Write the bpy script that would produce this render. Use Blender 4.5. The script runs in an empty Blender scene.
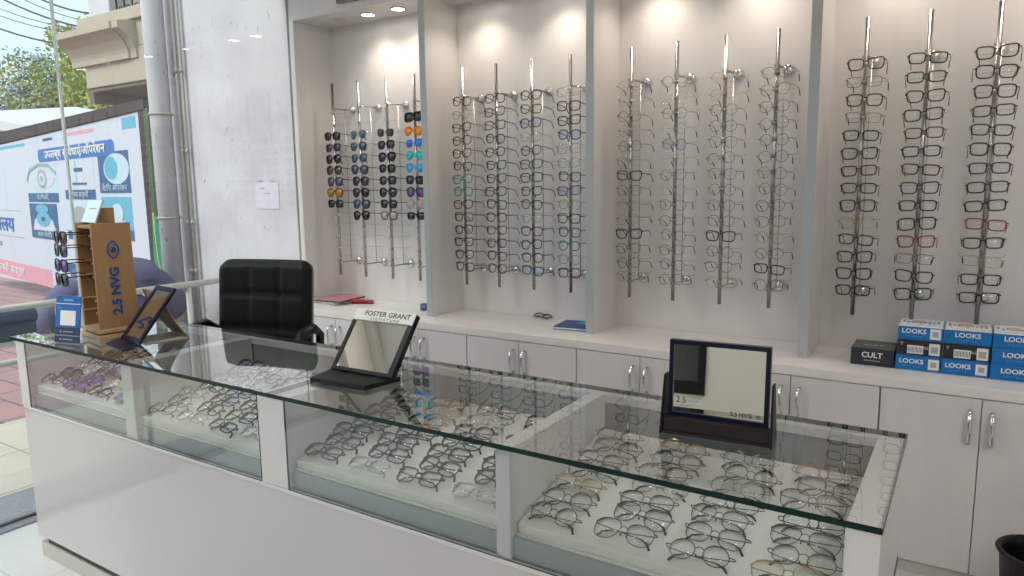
import bpy, math, random
from mathutils import Matrix, Vector
PI = math.pi
sc = bpy.context.scene
COL = sc.collection
# ---------------------------------------------------------------- camera, sky, sun, exposure
cd = bpy.data.cameras.new('camera'); cam = bpy.data.objects.new('camera', cd); COL.objects.link(cam)
cd.sensor_width = 36.0; cd.lens = 713.56 / 1024 * 36; cd.clip_start = 0.02; cd.clip_end = 200
rt = Vector((0.84166093, 0.53982359, -0.01404908)); up = Vector((-0.06578483, 0.12832112, 0.98954841)); fw = Vector((-0.53598436, 0.83194001, -0.14351508))
cam.matrix_world = Matrix(((rt.x, up.x, -fw.x, 0), (rt.y, up.y, -fw.y, 0), (rt.z, up.z, -fw.z, 1.5), (0, 0, 0, 1)))
sc.camera = cam
sc.view_settings.view_transform = 'Standard'; sc.view_settings.look = 'None'
sc.view_settings.gamma = 1.0; sc.view_settings.use_curve_mapping = False
sc.view_settings.exposure = 0.7
w = bpy.data.worlds.new('sky'); sc.world = w; w.use_nodes = True
bg = w.node_tree.nodes['Background']; bg.inputs[0].default_value = (0.55, 0.70, 0.74, 1); bg.inputs[1].default_value = 1.0
sl = bpy.data.lights.new('sun', 'SUN'); sl.energy = 1.6; sl.angle = math.radians(30); sl.color = (1, .96, .9)
so = bpy.data.objects.new('sun', sl); COL.objects.link(so); so.rotation_euler = (math.radians(42), math.radians(-18), 0)
sc.cycles.max_bounces = 10; sc.cycles.transparent_max_bounces = 24; sc.cycles.glossy_bounces = 5
sc.cycles.diffuse_bounces = 4; sc.cycles.sample_clamp_indirect = 4; sc.cycles.caustics_reflective = False; sc.cycles.caustics_refractive = False
PANEL_E = 13.0          # ceiling panel light strength
SPOT_E = 6.0           # downlight watts

# ---------------------------------------------------------------- materials
def nodes(name):
    m = bpy.data.materials.new(name); m.use_nodes = True
    nt = m.node_tree; nt.nodes.clear(); o = nt.nodes.new('ShaderNodeOutputMaterial')
    return m, nt, o
def pbr(name, col, rough=.5, metal=0., spec=.5, noise=0., nscale=8., bump=0., stretch=None, coat=0., rvar=0.):
    m, nt, o = nodes(name)
    b = nt.nodes.new('ShaderNodeBsdfPrincipled'); nt.links.new(b.outputs[0], o.inputs[0])
    b.inputs['Base Color'].default_value = (*col, 1); b.inputs['Roughness'].default_value = rough
    b.inputs['Metallic'].default_value = metal; b.inputs['Specular IOR Level'].default_value = spec
    b.inputs['Coat Weight'].default_value = coat; b.inputs['Coat Roughness'].default_value = .08
    if noise or bump:
        tc = nt.nodes.new('ShaderNodeTexCoord'); mp = nt.nodes.new('ShaderNodeMapping'); nz = nt.nodes.new('ShaderNodeTexNoise')
        nt.links.new(tc.outputs['Object'], mp.inputs[0]); nt.links.new(mp.outputs[0], nz.inputs[0])
        nz.inputs['Scale'].default_value = nscale; nz.inputs['Detail'].default_value = 5
        if stretch: mp.inputs['Scale'].default_value = stretch
        if noise:
            mx = nt.nodes.new('ShaderNodeMix'); mx.data_type = 'RGBA'
            mx.inputs[6].default_value = (*[max(0, c * (1 - noise)) for c in col], 1); mx.inputs[7].default_value = (*[min(1, c * (1 + noise)) for c in col], 1)
            nt.links.new(nz.outputs[0], mx.inputs[0]); nt.links.new(mx.outputs[2], b.inputs['Base Color'])
        if bump:
            bp = nt.nodes.new('ShaderNodeBump'); bp.inputs['Strength'].default_value = bump; bp.inputs['Distance'].default_value = .005
            nt.links.new(nz.outputs[0], bp.inputs['Height']); nt.links.new(bp.outputs[0], b.inputs['Normal'])
    return m
def pane(name, tint, ior=1.5, add=0.0, rough=0., gcol=(1, 1, 1)):
    m, nt, o = nodes(name)
    t = nt.nodes.new('ShaderNodeBsdfTransparent'); t.inputs[0].default_value = (*tint, 1)
    g = nt.nodes.new('ShaderNodeBsdfGlossy'); g.inputs['Roughness'].default_value = rough; g.inputs[0].default_value = (*gcol, 1)
    f = nt.nodes.new('ShaderNodeFresnel'); f.inputs[0].default_value = ior
    a = nt.nodes.new('ShaderNodeMath'); a.operation = 'ADD'; a.use_clamp = True
    x = nt.nodes.new('ShaderNodeMixShader')
    a.operation = 'MULTIPLY_ADD'; a.inputs[1].default_value = 1.8; a.inputs[2].default_value = add
    ge = nt.nodes.new('ShaderNodeNewGeometry'); k = nt.nodes.new('ShaderNodeMath'); k.operation = 'SUBTRACT'; k.inputs[0].default_value = 1
    nt.links.new(ge.outputs['Backfacing'], k.inputs[1]); p_ = nt.nodes.new('ShaderNodeMath'); p_.operation = 'MULTIPLY'
    nt.links.new(f.outputs[0], a.inputs[0]); nt.links.new(a.outputs[0], p_.inputs[0]); nt.links.new(k.outputs[0], p_.inputs[1]); nt.links.new(p_.outputs[0], x.inputs[0]); nt.links.new(t.outputs[0], x.inputs[1]); nt.links.new(g.outputs[0], x.inputs[2])
    nt.links.new(x.outputs[0], o.inputs[0]); return m
def emit(name, col, s):
    m, nt, o = nodes(name); e = nt.nodes.new('ShaderNodeEmission'); e.inputs[0].default_value = (*col, 1); e.inputs[1].default_value = s
    nt.links.new(e.outputs[0], o.inputs[0]); return m
def tiles(name, c1, c2, mortar, size, gap, rough, rot=0., offset=0., ratio=1.):
    m, nt, o = nodes(name)
    b = nt.nodes.new('ShaderNodeBsdfPrincipled'); nt.links.new(b.outputs[0], o.inputs[0]); b.inputs['Roughness'].default_value = rough
    tc = nt.nodes.new('ShaderNodeTexCoord'); mp = nt.nodes.new('ShaderNodeMapping'); mp.inputs['Rotation'].default_value = (0, 0, rot)
    br = nt.nodes.new('ShaderNodeTexBrick'); br.offset = offset; br.inputs['Scale'].default_value = 1
    br.inputs['Brick Width'].default_value = size * ratio; br.inputs['Row Height'].default_value = size; br.inputs['Mortar Size'].default_value = gap
    br.inputs['Color1'].default_value = (*c1, 1); br.inputs['Color2'].default_value = (*c2, 1); br.inputs['Mortar'].default_value = (*mortar, 1)
    nt.links.new(tc.outputs['Object'], mp.inputs[0]); nt.links.new(mp.outputs[0], br.inputs[0])
    nz = nt.nodes.new('ShaderNodeTexNoise'); nz.inputs['Scale'].default_value = 3; nz.inputs['Detail'].default_value = 6; nt.links.new(mp.outputs[0], nz.inputs[0])
    mx = nt.nodes.new('ShaderNodeMix'); mx.data_type = 'RGBA'; mx.blend_type = 'MULTIPLY'; mx.inputs[0].default_value = .25
    nt.links.new(br.outputs[0], mx.inputs[6]); nt.links.new(nz.outputs[1], mx.inputs[7]); nt.links.new(mx.outputs[2], b.inputs['Base Color'])
    return m
M = {}
M['laminate'] = pbr('white_woodgrain_laminate', (.76, .735, .725), .28, noise=.05, nscale=6, stretch=(3, 3, .25), spec=.5)
M['door_lam'] = pbr('door_laminate', (.72, .685, .68), .33, noise=.05, nscale=6, stretch=(5, 5, .3))
M['top_lam'] = pbr('worktop_laminate', (.80, .765, .745), .32, noise=.07, nscale=5, stretch=(.5, 6, 6))
M['edge_gray'] = pbr('gray_edge_band', (.45, .47, .48), .35)
M['gloss_white'] = pbr('gloss_white_laminate', (.62, .60, .60), .12, spec=.5, coat=.3)
M['counter_frame'] = pbr('counter_frame_laminate', (.74, .72, .715), .3)
M['plinth'] = pbr('plinth_beige', (.55, .53, .49), .4)
M['dark_gap'] = pbr('dark_gap', (.05, .05, .045), .6)
M['door_glass'] = pbr('grey_back_painted_glass', (.23, .25, .25), .08, spec=.6)
M['dark_pane'] = pbr('dark_window_pane', (.05, .06, .055), .1)
M['shelf'] = pbr('shelf_grey', (.34, .37, .38), .2)
M['foam'] = pbr('white_foam_tray', (.80, .78, .74), .75, noise=.03, nscale=80)
M['glass_top'] = pane('counter_glass', (.965, .978, .970), 1.5)
M['glass_front'] = pane('front_glass', (.94, .962, .955), 1.5)
M['glass_edge'] = pbr('glass_edge_green', (.002, .022, .018), .3, spec=.25)
M['glass_edge_thin'] = pbr('glass_edge_pale', (.62, .72, .70), .2)
M['shop_glass'] = pane('storefront_glass', (.97, .985, .985), 1.45)
M['chrome'] = pbr('chrome', (.72, .72, .73), .16, metal=1.)
M['pole'] = pbr('dark_chrome', (.42, .41, .41), .2, metal=1.)
M['steel'] = pbr('brushed_steel', (.42, .41, .40), .28, metal=1.)
M['mirror'] = pbr('mirror_silver', (.88, .9, .89), .015, metal=1.)
M['wall_white'] = pbr('white_paint', (.66, .65, .66), .6, noise=.03, nscale=3)
M['cream'] = pbr('cream_paint', (.70, .66, .58), .7)
M['ceiling'] = pbr('ceiling_paint', (.78, .76, .73), .7)
M['black_leather'] = pbr('black_leather', (.004, .004, .005), .45, noise=.2, nscale=40, bump=.15, spec=.3)
M['black_plastic'] = pbr('black_plastic', (.006, .006, .007), .42, spec=.3)
M['navy_plastic'] = pbr('navy_plastic', (.003, .005, .028), .3, spec=.35)
M['brown_black'] = pbr('dark_brown_gloss', (.02, .013, .014), .3, spec=.4)
M['wood'] = pbr('beech_wood', (.42, .24, .11), .45, noise=.14, nscale=6, stretch=(14, 14, .8))
M['wood_in'] = pbr('beech_edge_wood', (.56, .38, .22), .5, noise=.08, nscale=8, stretch=(8, 8, 1))
M['card_blue'] = pbr('card_blue', (.01, .11, .42), .35)
M['card_navy'] = pbr('card_navy', (.015, .03, .09), .35)
M['ink_blue'] = pbr('ink_blue', (.01, .07, .30), .5)
M['paper'] = pbr('white_paper', (.82, .82, .80), .6)
M['grey_print'] = pbr('grey_print', (.42, .42, .42), .6)
M['dark_print'] = pbr('dark_print', (.06, .06, .065), .6)
M['looks_blue'] = pbr('carton_blue', (.0, .17, .52), .4)
M['cyan'] = pbr('cyan_print', (.05, .38, .55), .5)
M['carton_black'] = pbr('carton_black', (.02, .02, .025), .45)
M['cult_top'] = pbr('carton_grey', (.10, .105, .10), .5)
M['cult_front'] = pbr('carton_navy_black', (.022, .026, .045), .45)
M['kraft'] = pbr('kraft_card', (.36, .31, .24), .6)
M['red'] = pbr('red_plastic', (.45, .02, .03), .4)
M['pink'] = pbr('pink_cover', (.55, .22, .27), .5)
M['navy_cover'] = pbr('blue_cover', (.01, .06, .24), .45)
M['teal'] = pbr('teal_card', (.05, .42, .36), .5)
M['stucco'] = pbr('worn_white_stucco', (.66, .64, .66), .8, noise=.08, nscale=5, bump=.4)
M['balcony'] = pbr('balcony_plaster', (.50, .43, .35), .8, noise=.08, nscale=4, bump=.2)
M['soffit_dark'] = pbr('balcony_dark', (.20, .17, .15), .9, noise=.2, nscale=4)  # darker tone than the balcony, on its underside and end beam
M['pipe'] = pbr('painted_pipe', (.70, .68, .68), .5, noise=.06, nscale=6)
M['conduit'] = pbr('conduit_grey', (.42, .39, .37), .6)
M['rail'] = pbr('white_rail_paint', (.66, .64, .60), .4)
M['notice'] = pbr('notice_paper', (.66, .64, .71), .7)
M['granite'] = pbr('grey_granite', (.21, .20, .23), .25, noise=.5, nscale=60)
M['floor_in'] = tiles('white_floor_tile', (.80, .79, .79), (.78, .77, .77), (.62, .61, .6), .8, .003, .1)
M['tile_out'] = tiles('cream_tile', (.70, .62, .50), (.66, .58, .47), (.36, .32, .26), .6, .006, .5, rot=.0)
M['brick_out'] = tiles('pink_paving', (.46, .26, .25), (.42, .25, .26), (.22, .14, .14), .25, .012, .8, offset=.5, ratio=2)
M['banner'] = pbr('banner_vinyl', (.60, .63, .71), .5, noise=.02, nscale=2)
M['banner_frame'] = pbr('banner_rust_frame', (.055, .04, .042), .7, noise=.3, nscale=10)
M['b_blue'] = pbr('banner_blue', (.045, .16, .50), .5)
M['b_navy'] = pbr('banner_navy', (.035, .11, .26), .5)
M['b_cyan'] = pbr('banner_cyan', (.12, .42, .58), .5)
M['b_pale'] = pbr('banner_pale', (.52, .66, .75), .5)
M['b_pink'] = pbr('banner_pink', (.72, .33, .40), .5)
M['b_grey'] = pbr('banner_grey', (.35, .36, .38), .5)
M['olive'] = pbr('olive_post', (.09, .12, .05), .6)
M['green_cloth'] = pbr('green_cloth', (.02, .26, .18), .7)
M['yellow'] = pbr('yellow_trim', (.62, .52, .12), .6)
M['bench'] = pbr('bench_blue', (.02, .06, .16), .2, spec=.6)
M['bench_panel'] = pbr('bench_slate', (.035, .07, .12), .45)
M['skin'] = pbr('skin', (.30, .17, .11), .5)
M['shirt'] = pbr('slate_purple_shirt', (.12, .12, .22), .8, noise=.12, nscale=12, bump=.6)
M['trousers'] = pbr('dark_trousers', (.03, .03, .05), .8)
M['hair'] = pbr('black_hair', (.01, .008, .008), .6)
M['leaf_grey'] = pbr('leaf_grey_green', (.26, .32, .29), .7, noise=.4, nscale=2)  # this and the yellow leaf colour are lightened to look hazy
M['leaf_yellow'] = pbr('leaf_yellow_green', (.42, .46, .17), .7, noise=.4, nscale=2)
M['bark'] = pbr('bark', (.12, .09, .07), .9)
M['wire'] = pbr('cable_black', (.06, .07, .08), .6)
M['led'] = emit('led_diffuser', (1, .985, .96), PANEL_E)
M['spot_on'] = emit('downlight_lens', (1, .93, .82), 9)
M['lens_off'] = pbr('downlight_lens_off', (.6, .56, .52), .4)
M['rim_white'] = pbr('downlight_trim', (.72, .68, .64), .4)
# spectacles
FR = {'k': ('black', pbr('frame_black', (.008, .008, .009), .25)), 'b': ('brown', pbr('frame_brown', (.10, .045, .02), .25)),
      'w': ('wine red', pbr('frame_wine', (.07, .012, .016), .25)), 'r': ('red', pbr('frame_red', (.30, .02, .03), .3)),
      'u': ('blue', pbr('frame_blue', (.012, .03, .14), .25)), 't': ('teal', pbr('frame_teal', (.03, .25, .23), .25)),
      'p': ('purple', pbr('frame_purple', (.05, .02, .07), .25)), 'v': ('black violet-coated', pbr('frame_black_b', (.01, .01, .015), .25)),
      'c': ('clear', pane('frame_clear', (.80, .82, .82), 1.5, .04, .1)), 'g': ('gold', pbr('frame_gold', (.62, .42, .20), .25, metal=1)),
      's': ('silver', pbr('frame_silver', (.6, .6, .6), .25, metal=1)), 'm': ('thin gunmetal', pbr('frame_gunmetal', (.05, .045, .045), .3, metal=.5)),
      'o': ('rose gold', pbr('frame_rose', (.60, .30, .20), .25, metal=1))}
TIP = pbr('temple_tip', (.015, .012, .012), .35)
LENS = {'clear': pane('lens_clear', (.975, .98, .978), 1.5, .02), 'violet': pane('lens_violet', (.965, .95, .985), 1.5, .05, .02, (.65, .45, 1)),
        'bluec': pane('lens_bluecoat', (.955, .97, .995), 1.5, .06, .02, (.25, .4, 1)), 'dark': pbr('lens_dark', (.015, .012, .016), .06, spec=.8),
        'smoke': pbr('lens_smoke', (.035, .02, .045), .06, spec=.8), 'bluegrey': pbr('lens_bluegrey', (.06, .075, .14), .06, spec=.8),
        'orange': pbr('lens_orange', (.95, .33, .02), .15, metal=.4), 'blue': pbr('lens_blue', (.05, .20, .85), .15, metal=.4),
        'teal': pbr('lens_teal', (.02, .62, .68), .15, metal=.4), 'azure': pbr('lens_azure', (.05, .40, .80), .15, metal=.4),
        'amber': pbr('lens_amber', (.38, .18, .03), .08), 'brown': pbr('lens_brown', (.07, .03, .025), .06, spec=.8), 'pale': pbr('lens_pale', (.5, .42, .40), .1),
        'purple': pbr('lens_purple', (.20, .08, .32), .06), 'demo': pane('lens_demo', (.985, .988, .986), 1.35, .0)}

# ---------------------------------------------------------------- mesh helpers
class MB:
    def __init__(s): s.v = []; s.f = []; s.sm = []
    def add(s, vs, fs, smooth=False):
        n = len(s.v); s.v += [Vector(v) for v in vs]; s.f += [tuple(i + n for i in f) for f in fs]; s.sm += [smooth] * len(fs); return s
    def box(s, x0, x1, y0, y1, z0, z1):
        return s.add([(x0, y0, z0), (x1, y0, z0), (x1, y1, z0), (x0, y1, z0), (x0, y0, z1), (x1, y0, z1), (x1, y1, z1), (x0, y1, z1)],
                     [(0, 3, 2, 1), (4, 5, 6, 7), (0, 1, 5, 4), (1, 2, 6, 5), (2, 3, 7, 6), (3, 0, 4, 7)])
    def hexa(s, b, t):   # bottom quad, top quad (ccw from above)
        return s.add(list(b) + list(t), [(3, 2, 1, 0), (4, 5, 6, 7), (0, 1, 5, 4), (1, 2, 6, 5), (2, 3, 7, 6), (3, 0, 4, 7)])
    def tube(s, pts, r, n=8, closed=False, flat=1.0, upv=None, caps=True):
        pts = [Vector(p) for p in pts]; N = len(pts); rs = r if isinstance(r, (list, tuple)) else [r] * N
        vs = []; ref = None
        for i, p in enumerate(pts):
            a = pts[(i - 1) % N] if (closed or i > 0) else p; b = pts[(i + 1) % N] if (closed or i < N - 1) else p
            t = (b - a); t = t.normalized() if t.length > 1e-9 else Vector((0, 0, 1))
            if upv is not None: ref = Vector(upv)
            elif ref is None: ref = Vector((0, 0, 1)) if abs(t.z) < .9 else Vector((1, 0, 0))
            x = ref - t * ref.dot(t)
            if x.length < 1e-5: x = Vector((1, 0, 0)) - t * t.x
            x.normalize(); y = t.cross(x)
            if upv is None: ref = x
            for k in range(n):
                an = 2 * PI * (k + .5) / n
                vs.append(p + x * math.cos(an) * rs[i] + y * math.sin(an) * rs[i] * flat)
        fs = []
        for i in range(N if closed else N - 1):
            j = (i + 1) % N
            for k in range(n): fs.append((i * n + k, i * n + (k + 1) % n, j * n + (k + 1) % n, j * n + k))
        if not closed and caps: fs.append(tuple(range(n - 1, -1, -1))); fs.append(tuple((N - 1) * n + k for k in range(n)))
        return s.add(vs, fs, True)
    def prism(s, poly, axis, a, b):      # poly of 2-D points in the two other axes
        def P(p, h):
            return {'X': (h, p[0], p[1]), 'Y': (p[0], h, p[1]), 'Z': (p[0], p[1], h)}[axis]
        n = len(poly); vs = [P(p, a) for p in poly] + [P(p, b) for p in poly]
        fs = [tuple(range(n)), tuple(range(2 * n - 1, n - 1, -1))] + [(i, n + i, n + (i + 1) % n, (i + 1) % n) for i in range(n)]
        return s.add(vs, fs)
    def disc(s, c, r, axis, h, n=20, r2=None):
        c = Vector(c); r2 = r if r2 is None else r2; ax = {'X': Vector((1, 0, 0)), 'Y': Vector((0, 1, 0)), 'Z': Vector((0, 0, 1))}[axis]
        return s.tube([c, c + ax * h], [r, r2], n)
    def sphere(s, c, r, sx=1, sy=1, sz=1, nu=14, nv=9):
        vs = [Vector((0, 0, 1))]; 
        for i in range(1, nv):
            for k in range(nu):
                a = PI * i / nv; b = 2 * PI * k / nu; vs.append(Vector((math.sin(a) * math.cos(b), math.sin(a) * math.sin(b), math.cos(a))))
        vs.append(Vector((0, 0, -1))); fs = []
        for k in range(nu): fs.append((0, 1 + k, 1 + (k + 1) % nu)); 
        for i in range(nv - 2):
            for k in range(nu): a = 1 + i * nu; fs.append((a + k, a + nu + k, a + nu + (k + 1) % nu, a + (k + 1) % nu))
        a = 1 + (nv - 2) * nu
        for k in range(nu): fs.append((a + k, len(vs) - 1, a + (k + 1) % nu))
        return s.add([Vector(c) + Vector((v.x * r * sx, v.y * r * sy, v.z * r * sz)) for v in vs], fs, True)
    def mesh(s, name, mat, off=None):
        me = bpy.data.meshes.new(name); off = off or Vector((0, 0, 0))
        me.from_pydata([tuple(v - off) for v in s.v], [], s.f); me.polygons.foreach_set('use_smooth', s.sm)
        me.materials.append(mat); me.update(); return me
    def build(s, name, mat, parent=None, bevel=0., seg=2, local=False, recalc=True):
        off = Vector((0, 0, 0))
        if parent is not None and not local:
            q = parent
            while q is not None: off = off + q.location; q = q.parent
        elif parent is None and s.v:
            c0 = s.v; off = Vector(((min(v.x for v in c0) + max(v.x for v in c0)) / 2, (min(v.y for v in c0) + max(v.y for v in c0)) / 2, min(v.z for v in c0)))
        me = s.mesh(name, mat, off); o = bpy.data.objects.new(name, me); COL.objects.link(o)
        if recalc:
            import bmesh
            bm = bmesh.new(); bm.from_mesh(me); bmesh.ops.recalc_face_normals(bm, faces=bm.faces); bm.to_mesh(me); bm.free()
        if parent is not None: o.parent = parent
        else: o.location = off
        if bevel:
            md = o.modifiers.new('bevel', 'BEVEL'); md.width = bevel; md.segments = seg; md.limit_method = 'ANGLE'
        return o
def tag(o, label, cat, group=None, kind=None):
    o['label'] = label; o['category'] = cat
    if group: o['group'] = group
    if kind: o['kind'] = kind
    return o
def thing(name, loc, label, cat, group=None, rz=0.):
    o = bpy.data.objects.new(name, None); COL.objects.link(o); o.location = loc; o.rotation_euler = (0, 0, rz); o.empty_display_size = .05
    return tag(o, label, cat, group)
def struct(o): o['kind'] = 'structure'; return o
DG = None
def text(name, body, size, mat, parent, mw, depth=.0006, align='CENTER', sx=1.0, bold=0., local=False):
    """raised lettering; mw maps the text plane (x right, y up, z out) to the world (or to the parent if local)"""
    cu = bpy.data.curves.new(name, 'FONT'); cu.body = body; cu.size = size; cu.align_x = align; cu.align_y = 'CENTER'
    cu.extrude = depth; cu.offset = bold; cu.resolution_u = 3
    t = bpy.data.objects.new(name, cu); COL.objects.link(t); bpy.context.view_layer.update()
    me = bpy.data.meshes.new_from_object(t.evaluated_get(bpy.context.evaluated_depsgraph_get()))
    bpy.data.objects.remove(t); me.name = name
    me.transform(Matrix.Diagonal((sx, 1, 1, 1))); me.transform(mw)
    if parent is not None and not local:
        off = Vector((0, 0, 0)); q = parent
        while q is not None: off = off + q.location; q = q.parent
        me.transform(Matrix.Translation(-off))
    me.materials.clear(); me.materials.append(mat)
    o = bpy.data.objects.new(name, me); COL.objects.link(o)
    if parent is not None: o.parent = parent
    return o
def frame_m(o, x, y):
    x = Vector(x).normalized(); y = Vector(y); y = (y - x * x.dot(y)).normalized(); z = x.cross(y); o = Vector(o)
    return Matrix(((x.x, y.x, z.x, o.x), (x.y, y.y, z.y, o.y), (x.z, y.z, z.z, o.z), (0, 0, 0, 1)))
ORD = ['first', 'second', 'third', 'fourth', 'fifth', 'sixth', 'seventh', 'eighth', 'ninth', 'tenth', 'eleventh', 'twelfth', 'thirteenth', 'fourteenth']

# ================================================================ SETTING
XL, XR, YB, YW, ZC = -3.6, 2.4, -2.8, 3.408, 3.0
struct(MB().box(-3.52, XR, YB, 3.45, -.05, 0).build('floor', M['floor_in']))
struct(MB().box(XL, XR + .1, YB - .1, 3.5, ZC, ZC + .1).build('ceiling', M['ceiling']))
struct(MB().box(XR, XR + .1, YB, 3.5, 0, ZC).build('wall_right', M['cream']))
# wall behind the viewer with a dark window
wb = MB(); wb.box(XL, XR, YB - .1, YB, 0, .20); wb.box(XL, -2.9, YB - .1, YB, .20, ZC); wb.box(-1.02, XR, YB - .1, YB, .20, ZC); wb.box(-2.9, -1.02, YB - .1, YB, 2.3, ZC)
struct(wb.build('wall_front', M['cream']))
win = thing('window_1', (-1.96, YB, .20), '', '')
del win['label'], win['category']; struct(win)
f = MB(); f.box(-2.9, -1.02, YB - .06, YB + .02, .20, .30); f.box(-2.9, -1.02, YB - .06, YB + .02, 2.2, 2.3); f.box(-2.9, -2.82, YB - .06, YB + .02, .30, 2.2); f.box(-1.08, -1.02, YB - .06, YB + .02, .30, 2.2)
f.build('window_frame', M['black_plastic'], win); MB().box(-2.82, -1.08, YB - .03, YB - .02, .30, 2.2).build('window_pane', M['dark_pane'], win)
struct(MB().box(-3.66, -3.56, -2.8, 3.11, 2.70, ZC).build('trim_10', M['cream'])); struct(MB().box(-3.56, -3.50, -2.8, 3.11, 2.93, ZC).build('trim_11', M['rim_white']))
# back wall behind the units
struct(MB().box(-3.612, 1.6, YW, YW + .09, .0, ZC).build('wall_back', M['laminate']))
struct(MB().box(1.6, XR, 2.9, 3.45, 0, ZC).build('wall_corner', M['wall_white']))
# header above the alcoves, its soffit, and the upright panels
struct(MB().box(-3.612, 1.6, 3.115, YW, 2.51, ZC).build('trim_1', M['laminate']))
for i, (a, b) in enumerate([(-3.612, -3.572), (-2.585, -2.545), (-1.575, -1.535), (-.583, -.543), (.41, .45)]):
    z0 = .762 if i else 0
    d = MB().box(a, b, 3.117, YW, z0, 2.51).build('trim_%d' % (i + 2), M['laminate']); struct(d)
    e = MB().box(a, b, 3.113, 3.117, z0, 2.51).build('edge_strip', M['edge_gray'] if i else M['laminate'], d)
# fascia: blue and white sign whose lower edge peeks in
sg = thing('fascia_sign', (-2.9, 3.11, 2.545), 'blue and grey sign board on the header above the leftmost alcove', 'sign')
MB().box(-3.17, -2.62, 3.085, 3.113, 2.548, 2.80).build('sign_board', M['door_glass'], sg, .004); MB().box(-3.12, -2.74, 3.08, 3.086, 2.556, 2.60).build('blue_strip', M['card_blue'], sg)
# storefront glass, joint, sill
g = struct(MB().box(-3.606, -3.594, -2.8, 1.735, .0, 2.70).build('window_2', M['shop_glass']))
g = struct(MB().box(-3.606, -3.594, 1.745, 3.11, .0, 2.70).build('window_3', M['shop_glass']))
struct(MB().box(-3.607, -3.593, 1.735, 1.745, 0, 2.70).build('trim_7', M['glass_edge_thin']))
th = struct(MB().box(-3.95, -3.52, -2.8, 3.1, -.05, .006).build('trim_8', M['granite'], None, .002))
struct(MB().box(-3.612, -3.588, -2.8, 3.1, .006, .012).build('trim_9', M['dark_gap']))
# outdoors ground
struct(MB().box(-5.24, -3.95, -6, 6, -.06, 0).build('ground_tiles', M['tile_out']))
struct(MB().box(-45, -5.24, -20, 30, -.1, -.02).build('ground_paving', M['brick_out']))
# ceiling light panels, none in view; right-hand pair added to brighten the right
for i, (x, y) in enumerate([(-2.6, -1.3), (-2.6, .8), (1.0, -1.3), (1.0, .8)]):
    c = thing('ceiling_light', (x, y, ZC), 'square white ceiling light panel, %s of the panels %s' % (['nearest the storefront', 'added right-hand one'][i // 2], ['behind the viewer', 'over the room'][i % 2]), 'ceiling light', 'square ceiling light panels')
    b = MB(); b.box(x - .3, x + .3, y - .3, y - .28, ZC - .02, ZC); b.box(x - .3, x + .3, y + .28, y + .3, ZC - .02, ZC); b.box(x - .3, x - .28, y - .28, y + .28, ZC - .02, ZC); b.box(x + .28, x + .3, y - .28, y + .28, ZC - .02, ZC)
    b.build('frame', M['rim_white'], c); MB().box(x - .28, x + .28, y - .28, y + .28, ZC - .015, ZC - .002).build('diffuser', M['led'], c)
# downlights in the soffits
for i, (x, on) in enumerate([(-3.325, 0), (-3.086, 1), (-2.851, 1), (-2.317, 1), (-1.82, 1), (-1.30, 1), (-.83, 1), (-.30, 1), (.18, 1)]):
    nm = '%s small round downlight, %s from the left in the soffit above the wall displays' % ('lit' if on else 'unlit', ORD[i])
    c = thing('downlight', (x, 3.26, 2.51), nm, 'downlight', 'round downlights in the alcove soffit')
    ring = [(x + .042 * math.cos(a), 3.26 + .042 * math.sin(a), 2.507) for a in [2 * PI * k / 24 for k in range(24)]]
    MB().tube(ring, .0055, 6, True).build('trim_ring', M['rim_white'], c); MB().disc((x, 3.26, 2.5045), .036, 'Z', .005).build('lens', M['spot_on'] if on else M['lens_off'], c)
    if on:
        l = bpy.data.lights.new('downlight_lamp', 'SPOT'); l.energy = SPOT_E; l.spot_size = math.radians(125); l.spot_blend = .9; l.shadow_soft_size = .035; l.color = (1, .86, .70)
        lo = bpy.data.objects.new('downlight_lamp', l); COL.objects.link(lo); lo.parent = c; lo.location = (0, 0, -.012)

# ================================================================ WALL CABINETS
struct_wt = MB().box(-3.572, 1.58, 2.96, 3.405, .722, .762).build('worktop', M['top_lam'], None, .003)
tag(struct_wt, 'long white woodgrain worktop running under all the wall display alcoves', 'worktop')
cabn = ['leftmost under the worktop, behind the black chair', 'second from the left under the worktop', 'third from the left under the worktop', 'fourth from the left under the worktop', 'fifth from the left under the worktop', 'right one under the blue cartons', 'rightmost one, outside the frame']
for i in range(7):
    x0 = -3.50 + .65 * i; x1 = x0 + .65
    c = thing('base_cabinet', ((x0 + x1) / 2, 3.2, 0), 'white two-door laminate base cabinet with chrome handles, ' + cabn[i], 'cabinet', 'white base cabinets along the wall')
    MB().box(x0 + .001, x1 - .001, 2.985, 3.40, .05, .721).build('body', M['laminate'], c)
    MB().box(x0 + .001, x1 - .001, 2.975, 3.40, 0.0, .05).build('plinth', M['plinth'], c)
    for s in (0, 1):
        a = x0 + .003 if s == 0 else x0 + .3265; b = a + .3205
        d = MB().box(a, b, 2.964, 2.984, .054, .7185).build('door', M['door_lam'], c, .0015)
        hx = x0 + .325 + (-.034 if s == 0 else .034)
        pts = [(hx, 2.965, .672), (hx, 2.945, .672), (hx, 2.932, .66), (hx, 2.928, .615), (hx, 2.932, .57), (hx, 2.945, .558), (hx, 2.965, .558)]
        MB().tube(pts, [.006, .006, .0065, .0055, .0065, .006, .006], 10, flat=1.3).build('handle', M['chrome'], d)

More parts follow.
